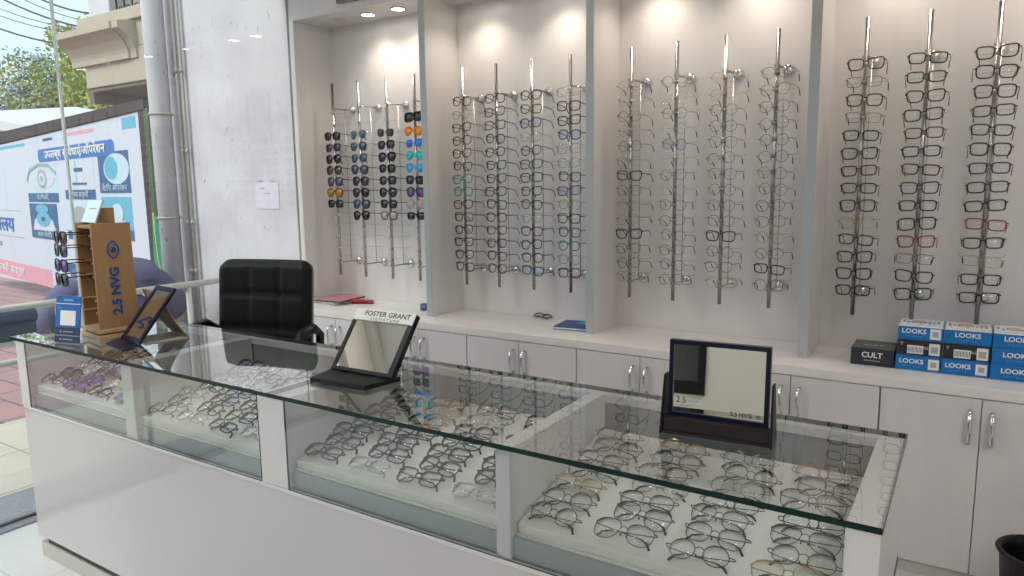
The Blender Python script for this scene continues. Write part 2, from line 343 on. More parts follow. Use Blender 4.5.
# ================================================================ SPECTACLES
def outline(st, a, b, n=26):
    out = []
    for k in range(n):
        t = 2 * PI * k / n; c, s = math.cos(t), math.sin(t)
        if st == 'round': x, z = a * c, b * s
        else:
            e = {'rect': .5, 'square': .55, 'panto': .8, 'cat': .55, 'aviator': .8, 'shield': .45}[st]
            x = a * math.copysign(abs(c) ** e, c); z = b * math.copysign(abs(s) ** e, s)
            if st in ('rect', 'square'): x *= (1 + .06 * z / b)
            if st == 'panto': x *= (1 + .07 * z / b)
            if st == 'cat': z += .10 * b * x / a if z > 0 else 0; x *= (1 + .10 * z / b)
            if st == 'aviator': x *= (1 + .14 * z / b); z += -.08 * b * x / a if z < 0 else 0
        out.append((x, z))
    return out
DIM = {'round': (.0255, .0245), 'rect': (.0275, .0195), 'square': (.0275, .0230), 'panto': (.0262, .0235), 'cat': (.0275, .0220), 'aviator': (.0290, .0265), 'shield': (.033, .026)}
def curv(x): return 1.1 * x * x
SPECS = {}
def fixn(me):
    import bmesh
    bm = bmesh.new(); bm.from_mesh(me); bmesh.ops.recalc_face_normals(bm, faces=bm.faces); bm.to_mesh(me); bm.free(); return me
def spec_meshes(st, thick, metal, folded):
    key = (st, thick, metal, folded)
    if key in SPECS: return SPECS[key]
    a, b = DIM[st]; r = thick; gap = .0085 if st != 'shield' else .002; cx = gap + a; zc = b + r; fr = MB(); out = {}
    for s in (-1, 1):
        ol = outline(st, a, b)
        fr.tube([(s * cx + s * x, curv(s * cx + s * x), zc + z) for x, z in ol], r, 6, True, flat=1.25 if not metal else 1.0, upv=(0, 1, 0))
        ex = s * (cx + a * .98); hz = zc + b * (.55 if st not in ('round',) else .25)
        fr.tube([(ex - s * .002, curv(ex), hz), (s * .069, .006, hz), (s * .0705, .012, hz)], [r * 1.1, r * 1.2, r * 1.1], 6)
        if metal:
            fr.tube([(s * (gap + .003), .003, zc - .001), (s * (gap - .001), .009, zc - .002)], .0007, 4); fr.sphere((s * (gap - .0015), .0105, zc - .003), .0042, .45, .6, 1, 8, 5)
    bz = zc + b * .28
    fr.tube([(-gap - .001, .001, bz), (-gap * .5, -.001, bz + .0028), (0, -.0015, bz + .0038), (gap * .5, -.001, bz + .0028), (gap + .001, .001, bz)], r * (1.0 if metal else 1.25), 6)
    out['frame_front'] = fr.mesh('frame_front', M['paper'])
    for s in (-1, 1):
        ol = outline(st, a - r * .3, b - r * .3); n = len(ol); l = MB()
        vs = [(s * cx, curv(cx) - .0009, zc)] + [(s * cx + s * x, curv(s * cx + s * x) - .0006, zc + z) for x, z in ol]
        vs += [(s * cx, curv(cx) + .0006, zc)] + [(s * cx + s * x, curv(s * cx + s * x) + .0006, zc + z) for x, z in ol]
        fs = [(0, 1 + k, 1 + (k + 1) % n) for k in range(n)] + [(n + 1, n + 2 + (k + 1) % n, n + 2 + k) for k in range(n)] + [(1 + k, n + 2 + k, n + 2 + (k + 1) % n, 1 + (k + 1) % n) for k in range(n)]
        l.add(vs, fs, True); out['lens%d' % s] = fixn(l.mesh('lens', M['paper']))
        t = MB(); hz = zc + b * (.55 if st not in ('round',) else .25); tr = .0012 if metal else .0023
        if not folded:
            pts = [(s * .0705, .010, hz), (s * .0715, .03, hz), (s * .071, .06, hz), (s * .070, .09, hz - .001), (s * .068, .108, hz - .006), (s * .066, .122, hz - .017), (s * .065, .134, hz - .031)]
        else:
            o = 0 if s > 0 else .0045
            pts = [(s * .0705, .010, hz), (s * .067, .013 + o, hz), (s * .04, .015 + o, hz - .002), (0, .016 + o, hz - .006), (-s * .034, .0175 + o, hz - .008), (-s * .050, .0175 + o, hz - .015), (-s * .060, .018 + o, hz - .029)]
        rr = [tr, tr, tr, tr, tr * 1.1, tr * (1.8 if metal else 1.25), tr * (1.9 if metal else 1.4)]
        t.tube(pts, rr, 6, flat=.6 if not metal else .8, upv=(0, 0, 1))
        out['temple%d' % s] = t.mesh('temple', M['paper'])
        if metal:
            q = MB(); q.tube(pts[4:], [tr * 1.7, tr * 2.5, tr * 2.3], 6, flat=.8, upv=(0, 0, 1)); out['tip%d' % s] = q.mesh('temple_tip', TIP)
    SPECS[key] = out; return out
VAR = {}
def spec_variant(st, thick, metal, folded, fc, lens, tipc=True):
    key = (st, thick, metal, folded, fc, lens, tipc)
    if key in VAR: return VAR[key]
    base = spec_meshes(st, thick, metal, folded); out = []
    for k, me in base.items():
        if k.startswith('tip'):
            if tipc: out.append(('temple_tip', me, k[3:]))
            continue
        m2 = me.copy(); m2.materials.clear(); m2.materials.append(LENS[lens] if k.startswith('lens') else FR[fc][1])
        nm = 'frame_front' if k == 'frame_front' else ('lens' if k.startswith('lens') else 'temple'); m2.name = nm
        out.append((nm, m2, k[-2:] if k != 'frame_front' else ''))
    VAR[key] = out; return out
def place_spec(var, mat, name, label, cat, group):
    r = bpy.data.objects.new(name, None); r.empty_display_size = .03; COL.objects.link(r); r.matrix_world = mat
    tag(r, label, cat, group); tem = {}
    for nm, me, s in var:
        if nm == 'temple_tip': continue
        o = bpy.data.objects.new(nm, me); COL.objects.link(o); o.parent = r
        if nm == 'temple': tem[s[-1]] = o
    for nm, me, s in var:
        if nm != 'temple_tip': continue
        o = bpy.data.objects.new(nm, me); COL.objects.link(o); o.parent = tem[s[-1]]
    return r

# ---------------- display rods
RX = [-3.405, -3.183, -2.957, -2.742, -2.398, -2.176, -1.953, -1.730, -1.403, -1.180, -.957, -.737, -.397, -.180, .041]
ALC = ['leftmost', 'second', 'third', 'rightmost']
def alc(i): return (0, i) if i < 4 else ((1, i - 4) if i < 8 else ((2, i - 8) if i < 12 else (3, i - 12)))
ZT = [1.955 - .07 * k for k in range(14)]
def rod_proto():
    p = {}
    b = MB(); b.tube([(0, 0, .94), (0, 0, 2.135)], .0085, 14); p['pole'] = b.mesh('pole', M['pole'])
    b = MB(); b.tube([(.012, .085, 1.02), (.012, .085, 1.985)], .0025, 6); p['rear_rod'] = b.mesh('rear_rod', M['steel'])
    for z in (1.985, 1.02):
        b = MB(); b.tube([(0, 0, z), (.012, .15, z)], .0045, 8); b.tube([(-.014, 0, z), (.014, 0, z)], .006, 8); p['arm%.1f' % z] = b.mesh('wall_arm', M['steel'])
        b = MB(); b.tube([(.012, .142, z), (.012, .150, z), (.012, .158, z)], [.014, .025, .026], 18); p['disc%.1f' % z] = b.mesh('wall_disc', M['chrome'])
    b = MB(); b.tube([(0, -.004, 0), (0, -.020, .002), (0, -.024, .007)], .0028, 6); b.disc((0, 0, -.006), .0108, 'Z', .012, 12)
    b.tube([(-.078, .083, .020), (-.072, .085, .010), (-.05, .085, .008), (.05, .085, .008), (.072, .085, .010), (.078, .083, .020)], .0012, 4)
    p['hook'] = b.mesh('hook', M['steel']); return p
RP = rod_proto()
for i, x in enumerate(RX):
    a, k = alc(i)
    r = thing('display_rod', (x, 3.25, 0), 'tall chrome display rod with hooks, %s from the left in the %s alcove' % (ORD[k], ALC[a]), 'display rod', 'chrome eyewear display rods on the wall')
    for n, me in RP.items():
        if n in ('hook',) or n.startswith('disc'): continue
        o = bpy.data.objects.new(me.name.split('.')[0], me); COL.objects.link(o); o.parent = r
        if n.startswith('arm'):
            d = bpy.data.objects.new('wall_disc', RP['disc' + n[3:]]); COL.objects.link(d); d.parent = o
    for z in ZT:
        o = bpy.data.objects.new('hook', RP['hook']); COL.objects.link(o); o.parent = r; o.location = (0, 0, z)
rnd = random.Random(7)
RODS = {4: 'kckkbkttkkkkkk', 5: 'kvkvkkkkkkkvkk', 6: 'kbvckkkwkckkku', 7: 'ckkucckuckktcw', 8: 'mmkmkmkkmmkkkm', 9: 'msmcvcmsmmmmmm', 10: 'ggmmmmmmmmkkmg', 11: 'mmmkmmkmkmomkm',
        12: 'bmwmkkbkkgkkkk', 13: 'kkwkbkwpkkrmkk', 14: 'wkpkkkpwkrkgkk'}
STY = {'plastic': ['panto', 'square', 'rect', 'cat'], 'metal': ['round', 'panto']}
RC = {}
def rim_clear(me):
    if me.name not in RC:
        m2 = me.copy(); m2.materials.clear(); m2.materials.append(FR['c'][1]); RC[me.name] = m2
    return RC[me.name]
def facing(x, y, z, rz=0., tilt=0., roll=0.):
    return Matrix.Translation((x, y, z)) @ Matrix.Rotation(rz, 4, 'Z') @ Matrix.Rotation(tilt, 4, 'X') @ Matrix.Rotation(roll, 4, 'Y')
for i, spec in RODS.items():
    a, k = alc(i)
    for j, ch in enumerate(spec):
        metal = ch in 'msgo' or (i in (8, 9, 10, 11) and rnd.random() < .75)
        if i in (4, 5, 6, 7): st = rnd.choice(['panto', 'square', 'panto', 'cat'])
        elif metal: st = rnd.choice(['round', 'round', 'panto'] if i != 12 else ['square', 'panto'])
        else: st = rnd.choice(['rect', 'square', 'rect', 'cat'])
        if i in (12, 13, 14): st = rnd.choice(['rect', 'square', 'rect', 'cat'])
        rimless = i == 8 and True
        th = .0010 if metal else (.0020 if i >= 12 else .0020)
        lens = 'clear' if i < 8 or i > 11 else 'demo'
        if ch == 'v': lens = 'violet'
        if ch == 'u': lens = 'bluec'
        var = spec_variant(st, th, metal, False, ch, lens)
        if rimless and ch != 'k': var = [(a_, (b_ if a_ != 'frame_front' else rim_clear(b_)), c_) for a_, b_, c_ in var]
        b = DIM[st][1]; zb = ZT[j] - (b + th) * 1 - b * .28 + .006
        mt = facing(x := RX[i] + rnd.uniform(-.003, .003), 3.229, zb, rnd.uniform(-.10, .10), rnd.uniform(-.12, .0), rnd.uniform(-.08, .08))
        place_spec(var, mt, 'eyeglasses', '%s %s eyeglasses, %s from the top on the %s rod of the %s alcove' % ('rimless-looking' if rimless and ch != 'k' else FR[ch][0], {'rect': 'rectangular', 'square': 'squarish', 'round': 'round', 'panto': 'rounded', 'cat': 'upswept'}[st], ORD[j], ORD[k], ALC[a]), 'eyeglasses', 'eyeglasses hanging on the wall rods')
SUN = {0: (2, [('k', 'dark'), ('b', 'smoke'), ('k', 'dark'), ('k', 'brown'), ('k', 'bluegrey'), ('b', 'amber'), ('k', 'dark')]),
       1: (2, [('s', 'bluegrey'), ('m', 'bluegrey'), ('m', 'bluegrey'), ('k', 'bluegrey'), ('k', 'smoke'), ('k', 'dark'), ('k', 'bluegrey'), ('k', 'dark')]),
       2: (2, [('g', 'smoke'), ('k', 'smoke'), ('k', 'smoke'), ('k', 'smoke'), ('k', 'smoke'), ('k', 'smoke'), ('k', 'smoke'), ('w', 'pale')]),
       3: (1, [('k', 'dark'), ('o', 'orange'), ('s', 'blue'), ('s', 'teal'), ('s', 'azure'), ('k', 'smoke'), ('k', 'purple'), ('c', 'pale'), ('k', 'dark')])}
for i, (j0, lst) in SUN.items():
    for q, (fc, ln) in enumerate(lst):
        metal = fc in 'gsmo'; st = 'shield' if (i == 3 and q == 0) else rnd.choice(['aviator', 'square', 'aviator'] if i != 1 else ['aviator'])
        if i == 3 and q == 8: st = 'rect'
        th = .0011 if metal else .0024
        var = spec_variant(st, th, metal, False, fc, ln); b = DIM[st][1]
        mt = facing(RX[i] + rnd.uniform(-.003, .003), 3.229, ZT[j0 + q] - b - th - b * .28 + .006 + (.01 if st == 'shield' else 0), rnd.uniform(-.05, .05), rnd.uniform(-.08, 0), rnd.uniform(-.04, .04))
        place_spec(var, mt, 'sunglasses', '%s sunglasses with %s lenses, %s from the top on the %s rod' % (FR[fc][0], {'dark': 'black', 'smoke': 'smoky', 'bluegrey': 'blue-grey', 'azure': 'light blue mirrored', 'orange': 'orange mirrored', 'blue': 'blue mirrored', 'teal': 'teal mirrored'}.get(ln, ln), ORD[q], ORD[i]), 'sunglasses', 'sunglasses hanging in the leftmost alcove')

# ================================================================ DISPLAY COUNTER
CX0, CX1, CF, CB = -3.19, -.093, 1.272, 1.79
c = thing('display_counter', (-1.65, 1.53, 0), 'long glass-topped white display counter full of eyeglasses in front of the wall units', 'display counter')
POST = [(-3.185, -3.115), (-2.43, -2.365), (-1.70, -1.587), (-.876, -.837), (-.148, CX1)]
b = MB(); b.box(-3.175, CX1, CF + .001, CF + .02, .092, .638); b.box(-3.175, -3.155, CF + .02, 1.62, .092, .638); b.box(CX1 - .02, CX1, CF + .02, CB, .092, .638); b.box(-3.155, CX1 - .02, 1.60, 1.62, .092, .638); b.box(-3.175, CX1, CF + .02, CB, .618, .638)
b.build('base', M['gloss_white'], c, .0015)
MB().box(-3.175, CX1, CF - .001, CF + .012, .638, .648).build('sill', M['counter_frame'], c, .001)
MB().box(-3.12, -.12, CF + .012, 1.60, .065, .092).build('shadow_gap', M['dark_gap'], c)  # dark filler box: shade under the front panel is put into its colour
MB().box(-3.162, -.11, CF + .004, 1.60, .0, .065).build('plinth', M['plinth'], c, .002)
for k, (a, d) in enumerate(POST):
    z1 = .9145; y0 = CF + (.007 if k not in (2, 4, 0) else .001)
    MB().box(a, d, y0, CB - .026, .649, z1).build('divider', M['counter_frame'], c, .001)
MB().box(-3.185, CX1, CB - .025, CB - .001, .892, .9145).build('back_rail', M['counter_frame'], c, .001)
MB().box(-3.185, CX1, CB - .025, CB - .001, .639, .66).build('back_sill', M['counter_frame'], c, .001)
for k in range(4):
    x0, x1 = POST[k][1] + .001, POST[k + 1][0] - .001; mid = (x0 + x1) / 2
    MB().box(x0, x1, CB - .020, CB - .006, .661, .891).build('rear_door', M['door_glass'], c)
    # sloping shelf and apron
    s = MB(); s.hexa([(x0, 1.30, .688), (x1, 1.30, .688), (x1, 1.762, .782), (x0, 1.762, .782)], [(x0, 1.30, .703), (x1, 1.30, .703), (x1, 1.762, .797), (x0, 1.762, .797)])
    s.build('sloping_shelf', M['foam'], c, .001)
    MB().box(x0, x1, 1.290, 1.299, .6495, .700).build('shelf_apron', M['shelf'], c)
def glass_slab(name, x0, x1, y0, y1, z0, z1, mat, emat, parent, edge='y'):
    o = MB().box(x0, x1, y0, y1, z0, z1).build(name, mat, parent)
    o.data.materials.append(emat)
    for p in o.data.polygons:
        n = p.normal
        if (edge == 'top' and abs(n.z) < .5) or (edge == 'front' and abs(n.y) < .5): p.material_index = 1
    return o
glass_slab('glass_top', -3.205, -1.647, CF - .008, CB, .915, .927, M['glass_top'], M['glass_edge'], c, 'top')
glass_slab('glass_top', -1.645, -.090, CF - .008, CB, .915, .927, M['glass_top'], M['glass_edge'], c, 'top')
glass_slab('front_glass', -3.113, -1.702, CF, CF + .006, .6485, .9145, M['glass_front'], M['glass_edge'], c, 'front')
glass_slab('front_glass', -1.586, -.150, CF, CF + .006, .6485, .9145, M['glass_front'], M['glass_edge'], c, 'front')

# ---------------- foam trays and the spectacles lying in them
SL = math.atan2(.094, .462)
TR = ['leftmost', 'second', 'third', 'rightmost']
TRC = [(['p', 'v', 'k', 'c', 'k', 'v', 'g', 'c'], 0), (['k', 'k', 'm', 'c', 'v', 'k', 'u', 'c', 'k', 'b', 'v'], 0), (['k', 'k', 'b', 'k', 'v', 'm', 'c', 'k', 'w', 'g', 'k', 'b', 'k', 'c'], 0), (['m', 'm', 'k', 'm', 'g', 'm', 'm', 'o', 'm', 's'], 1)]
for t in range(4):
    x0, x1 = POST[t][1] + .004, POST[t + 1][0] - .004; W = x1 - x0
    def P(x, d, h): return Vector((x, 1.304 + d * math.cos(SL) - h * math.sin(SL), .7040 + d * math.sin(SL) + h * math.cos(SL)))
    L = .462
    tr = MB(); tr.hexa([P(x0, 0, 0), P(x1, 0, 0), P(x1, L, 0), P(x0, L, 0)], [P(x0, .002, .026), P(x1, .002, .026), P(x1, L, .026), P(x0, L, .026)])
    o = tr.build('foam_tray', M['foam'], None, .004, 3)
    tag(o, 'white foam display tray, %s of the four inside the glass counter' % TR[t], 'tray', 'foam trays in the counter')
    cols, rows = 4, 7; pal = TRC[t][0]
    for rr in range(rows):
        for cc in range(cols):
            ch = rnd.choice(pal); metal = TRC[t][1] == 1 or ch in 'msgo'
            st = rnd.choice(['round', 'round', 'panto', 'aviator']) if t == 3 else (rnd.choice(['square', 'panto', 'cat', 'rect']) if not metal else 'round')
            th = .0010 if metal else .0019
            ln = 'clear'
            if ch == 'v': ln = 'violet'
            if ch == 'u': ln = 'bluec'
            if t == 0 and rnd.random() < .35: ln = rnd.choice(['smoke', 'dark', 'purple'])
            if t == 3 and not metal: ch = 'm'
            var = spec_variant(st, th, metal, True, ch, ln)
            px = x0 + W * (cc + .5) / cols + rnd.uniform(-.006, .006) + (.006 if rr % 2 else -.006)
            d = .014 + rr * .0605 + rnd.uniform(-.003, .003)
            p = P(px, d, .0265 + (.0185 if metal else .0195))
            mt = Matrix.Translation(p) @ Matrix.Rotation(rnd.uniform(-.13, .13), 4, 'Z') @ Matrix.Rotation(-PI / 2 + SL + rnd.uniform(.20, .34), 4, 'X')
            place_spec(var, mt, 'eyeglasses', 'folded %s %s eyeglasses, row %s from front, %s from left in %s tray' % (FR[ch][0], {'rect': 'rectangular', 'square': 'squarish', 'round': 'round', 'panto': 'rounded', 'cat': 'upswept', 'aviator': 'teardrop'}[st], ['one', 'two', 'three', 'four', 'five', 'six', 'seven'][rr], ORD[cc], TR[t]), 'eyeglasses', 'folded eyeglasses lying in the counter trays')

# ================================================================ THINGS ON THE COUNTER
ZG = .9275
# navy framed mirror in a stand
m = thing('tabletop_mirror', (-.456, 1.56, ZG), 'navy framed rectangular mirror on a dark stand, at the right of the counter top', 'mirror', rz=math.radians(5))
mb = MB(); mb.box(-.118, .118, -.035, .035, 0, .008); mb.box(-.118, .118, -.030, -.012, .006, .040); mb.build('stand_base', M['brown_black'], m, .003, local=True)
for s in (-1, 1):
    mb = MB(); mb.hexa([(s * .118, -.04, 0), (s * .124, -.04, 0), (s * .124, .04, 0), (s * .118, .04, 0)], [(s * .116, -.014, .135), (s * .121, -.014, .135), (s * .121, .012, .135), (s * .116, .012, .135)])
    mb.build('side_arm', M['black_plastic'], m, .002, local=True)
T = Matrix.Translation((0, -.004, .035)) @ Matrix.Rotation(math.radians(-3), 4, 'X')
def loc_build(mbo, name, mat, parent, T, bevel=0.):
    mbo.v = [T @ v for v in mbo.v]; return mbo.build(name, mat, parent, bevel, local=True)
fb = MB(); H = .180; Wd = .222
fb.box(-Wd / 2, Wd / 2, -.008, .010, 0, .012); fb.box(-Wd / 2, Wd / 2, -.008, .010, H - .010, H); fb.box(-Wd / 2, -Wd / 2 + .010, -.008, .010, .012, H - .010); fb.box(Wd / 2 - .010, Wd / 2, -.008, .010, .012, H - .010); fb.box(-Wd / 2 + .01, Wd / 2 - .01, .004, .009, .012, H - .01)
fo = loc_build(fb, 'frame', M['navy_plastic'], m, T)
loc_build(MB().box(-.103, .103, -.003, .003, .012, H - .010), 'mirror_glass', M['mirror'], m, T)
def tm(x, z, y=-.0036): return T @ frame_m((x, y, z), (1, 0, 0), (0, 0, 1))
text('lettering', '2.5', .020, M['dark_print'], m, tm(-.082, .040), .0003, local=True)
text('lettering', '2.5 NVG', .013, M['dark_print'], m, tm(.052, .022), .0003, local=True, bold=.0003)
q = MB()
for z, l in ((.046, .028), (.040, .024), (.028, .04), (.023, .034)): q.box(-.066 if z > .03 else -.094, (-.066 if z > .03 else -.094) + l, -.0038, -.0031, z, z + .0014)
loc_build(q, 'small_print', M['grey_print'], m, T)
q = MB(); q.tube([(.089 + .006 * math.cos(a), -.0036, .022 + .0036 * math.sin(a)) for a in [2 * PI * k / 14 for k in range(14)]], .0007, 4, True); q.sphere((.089, -.0036, .022), .002, 1, .3, 1, 8, 5)
loc_build(q, 'eye_logo', M['dark_print'], m, T)

# black mirror with white header card (hinged flat base)
m = thing('hinged_mirror', (-1.52, 1.50, ZG), 'black hinged counter mirror with white FOSTER GRANT header, in the middle of the counter', 'mirror')
bl, br = Vector((-1.644, 1.508, ZG)), Vector((-1.396, 1.512, ZG))
MB().hexa([(-1.625, 1.405, ZG), (-1.415, 1.42, ZG), (-1.392, 1.545, ZG), (-1.652, 1.53, ZG)], [(-1.625, 1.405, ZG + .014), (-1.415, 1.42, ZG + .014), (-1.392, 1.545, ZG + .014), (-1.652, 1.53, ZG + .014)]).build('base', M['black_plastic'], m, .002)
ux = (br - bl).normalized(); uy = Vector((-.026, .115, .150)).normalized(); nz = ux.cross(uy)
o0 = bl + Vector((.0, .0, .016)); W_, H_ = .244, .173
Tm = frame_m(o0, ux, uy)          # x right, y up the mirror, z out
def q_build(mbo, name, mat, parent, bevel=0.):
    mbo.v = [Tm @ v for v in mbo.v]; return mbo.build(name, mat, parent, bevel)
fb = MB(); fb.box(0, W_, 0, .012, -.016, .002); fb.box(0, .014, .012, H_, -.016, .002); fb.box(W_ - .018, W_, .012, H_, -.016, .002); fb.box(.014, W_ - .018, .012, H_, -.016, -.004)
q_build(fb, 'frame', M['black_plastic'], m, .001)
q_build(MB().box(.0145, W_ - .0185, .0125, H_, -.0035, -.001), 'mirror_glass', M['mirror'], m)
q_build(MB().box(-.001, W_ + .001, H_ + .0005, H_ + .040, -.016, .0035), 'header_card', M['paper'], m, .001)
text('lettering', 'FOSTER GRANT', .0235, M['dark_print'], m, Tm @ Matrix.Translation((W_ / 2 + .012, H_ + .025, .0037)), .0003, bold=.0004, sx=1.12)
text('lettering', 'S I G N A T U R E', .0135, M['dark_print'], m, Tm @ Matrix.Translation((W_ / 2 + .008, H_ + .0075, .0037)), .0003, sx=1.15)
q_build(MB().box(W_ + .0012, W_ + .004, .0, H_ + .036, -.014, .004), 'side_strip', M['black_plastic'], m)
MB().tube([(-1.62, 1.527, ZG + .015), (-1.42, 1.531, ZG + .015)], .006, 8).build('hinge', M['brown_black'], m)

# rotating wooden stand
TH = math.radians(-8)
m = thing('sunglasses_stand', (-2.795, 1.41, ZG), 'wooden counter stand with blue 2.5 NVG lettering and slots of sunglasses, left end', 'display stand', rz=TH)
# local frame: +y along logo face, -x towards the open side
MB().box(-.180, .012, -.012, .152, 0, .018).build('base_plate', M['wood_in'], m, .002, local=True)
MB().disc((-.085, .07, .018), .05, 'Z', .006, 24).build('turntable', M['dark_gap'], m, local=True)
MB().box(-.176, .008, -.008, .148, .024, .040).build('lower_plate', M['wood_in'], m, .002, local=True)
MB().box(-.012, .0, 0, .142, .040, .448).build('logo_panel', M['wood'], m, .001, local=True)
MB().box(-.172, -.160, 0, .142, .040, .448).build('side_panel', M['wood'], m, .001, local=True)
MB().box(-.160, -.012, .130, .142, .040, .440).build('rear_panel', M['wood'], m, .001, local=True)
MB().box(-.160, -.012, .004, .130, .428, .440).build('top_panel', M['wood'], m, .001, local=True)
LV = [.410, .362, .305, .252, .160, .112]
for z in LV:
    for xa, xb in ((-.1595, -.148), (-.024, -.0125)): MB().box(xa, xb, -.002, .129, z - .012, z - .006).build('peg_strip', M['wood_in'], m, local=True)
MB().box(-.125, -.060, .045, .110, .440, .505).build('mirror_block', M['wood'], m, .001, local=True)
T2 = Matrix.Translation((-.09, .030, .448)) @ Matrix.Rotation(math.radians(-22), 4, 'X')
b = MB(); b.box(-.075, .065, -.006, 0, 0, .092)
loc_build(b, 'top_mirror', M['mirror'], m, T2)
ml = Matrix.Translation((.0008, .070, .185)) @ frame_m((0, 0, 0), (0, 0, 1), (0, -1, 0))
text('lettering', '2.5 NVG', .046, M['ink_blue'], m, ml, .0006, local=True, bold=.0022, sx=1.12)
b = MB(); cy, cz = .070, .345
b.tube([(.0012, cy + .020 * math.sin(a) * abs(math.sin(a)) ** .4, cz + .034 * math.cos(a)) for a in [2 * PI * k / 20 for k in range(20)]], .0028, 5, True)
b.tube([(.0012, cy + .006 * math.sin(a), cz + .007 * math.cos(a)) for a in [2 * PI * k / 12 for k in range(12)]], .0055, 5, True)
b.build('eye_logo', M['ink_blue'], m, local=True)
Rm = Matrix.Translation(m.location) @ Matrix.Rotation(TH, 4, 'Z')
for k, (z, fc, ln) in enumerate([(.410, 'k', 'brown'), (.362, 'k', 'bluegrey'), (.305, 'k', 'purple'), (.252, 'k', 'teal')]):
    var = spec_variant('square', .0022, False, False, fc, 'dark' if ln == 'teal' else ln)
    mt = Rm @ Matrix.Translation((-.086, -.082 - .003 * k, z - .037))
    place_spec(var, mt, 'sunglasses', 'sunglasses sticking out of the wooden counter stand, %s from the top' % ORD[k], 'sunglasses', 'sunglasses on the wooden counter stand')

# blue payment card stand
m = thing('card_stand', (-2.855, 1.315, ZG), 'small blue upright card stand with a blank white square, at the left counter end', 'card stand', rz=math.radians(14))
MB().box(-.062, .062, -.001, .05, 0, .003).build('foot', M['glass_edge_thin'], m, local=True)
b = MB(); b.hexa([(-.062, -.004, .003), (.062, -.004, .003), (.062, .0, .003), (-.062, .0, .003)], [(-.062, .024, .178), (.062, .024, .178), (.062, .028, .178), (-.062, .028, .178)]); b.build('card_panel', M['card_blue'], m, .0008, local=True)
TC = frame_m((0, -.0042, .003), (1, 0, 0), (0, .028, .175))
def cbox(x0, x1, y0, y1, h, name, mat): 
    b = MB(); b.box(x0, x1, y0, y1, 0, h); b.v = [TC @ v for v in b.v]; return b.build(name, mat, m, local=True)
cbox(-.062, .062, .0, .058, .001, 'lower_band', M['card_navy']); cbox(-.062, .062, .026, .029, .0014, 'divider_line', M['b_grey'])
cbox(-.036, .040, .066, .122, .0012, 'white_square', M['paper']); cbox(-.062, .062, .146, .150, .0012, 'white_line', M['b_pale'])
cbox(-.022, .026, .158, .166, .0013, 'logo_mark', M['b_cyan']); cbox(-.050, -.030, .130, .134, .0013, 'logo_mark', M['b_cyan'])
for y in (.013, .042): cbox(-.020, .030, y - .002, y + .002, .0016, 'small_print', M['b_grey']); cbox(-.036, -.028, y - .004, y + .004, .0016, 'round_mark', M['pink'])

# easel mirror
m = thing('easel_mirror', (-2.62, 1.50, ZG), 'small dark framed easel mirror beside the wooden sunglasses stand', 'mirror')
MB().hexa([(-2.709, 1.377, ZG), (-2.535, 1.345, ZG), (-2.563, 1.425, ZG), (-2.767, 1.475, ZG)], [(-2.709, 1.377, ZG + .004), (-2.535, 1.345, ZG + .004), (-2.563, 1.425, ZG + .004), (-2.767, 1.475, ZG + .004)]).build('front_flap', M['navy_plastic'], m, .001)
A, B = Vector((-2.744, 1.457, ZG + .004)), Vector((-2.585, 1.437, ZG + .004)); Up = Vector((-.085, .150, .172))
Te = frame_m(A, B - A, Up); Wm = (B - A).length; Hm = Up.length
def e_build(b, name, mat, bevel=0.): b.v = [Te @ v for v in b.v]; return b.build(name, mat, m, bevel)
b = MB(); b.box(0, Wm, 0, .018, -.008, .003); b.box(0, Wm, Hm - .018, Hm, -.008, .003); b.box(0, .016, .018, Hm - .018, -.008, .003); b.box(Wm - .016, Wm, .018, Hm - .018, -.008, .003); b.box(.016, Wm - .016, .018, Hm - .018, -.008, -.004)
e_build(b, 'frame', M['navy_plastic'], .001); e_build(MB().box(.0165, Wm - .0165, .0185, Hm - .0185, -.0035, -.001), 'mirror_glass', M['mirror'])
top0, top1 = A + Up * .98, B + Up * .98
b = MB(); n = 8
L0, L1 = Vector((-2.69, 1.635, ZG + .004)), Vector((-2.530, 1.605, ZG + .004)); vs = []
for k in range(n + 1):
    t = k / n; sag = -.016 * math.sin(PI * t)
    for (s, e) in ((top0, L0), (top1, L1)):
        p = s.lerp(e, t) + Vector((0, sag, 0)); vs += [p, p + Vector((0, .004, .001))]
fs = []
for k in range(n):
    a = k * 4; fs += [(a, a + 4, a + 6, a + 2), (a + 1, a + 3, a + 7, a + 5), (a, a + 1, a + 5, a + 4), (a + 2, a + 6, a + 7, a + 3)]
fs += [(0, 2, 3, 1), (n * 4, n * 4 + 1, n * 4 + 3, n * 4 + 2)]
b.add(vs, fs); b.build('support_leg', M['kraft'], m)
MB().hexa([(-2.725, 1.475, ZG), (-2.57, 1.45, ZG), (-2.525, 1.605, ZG), (-2.695, 1.635, ZG)], [(-2.725, 1.475, ZG + .003), (-2.57, 1.45, ZG + .003), (-2.525, 1.605, ZG + .003), (-2.695, 1.635, ZG + .003)]).build('base_card', M['kraft'], m)

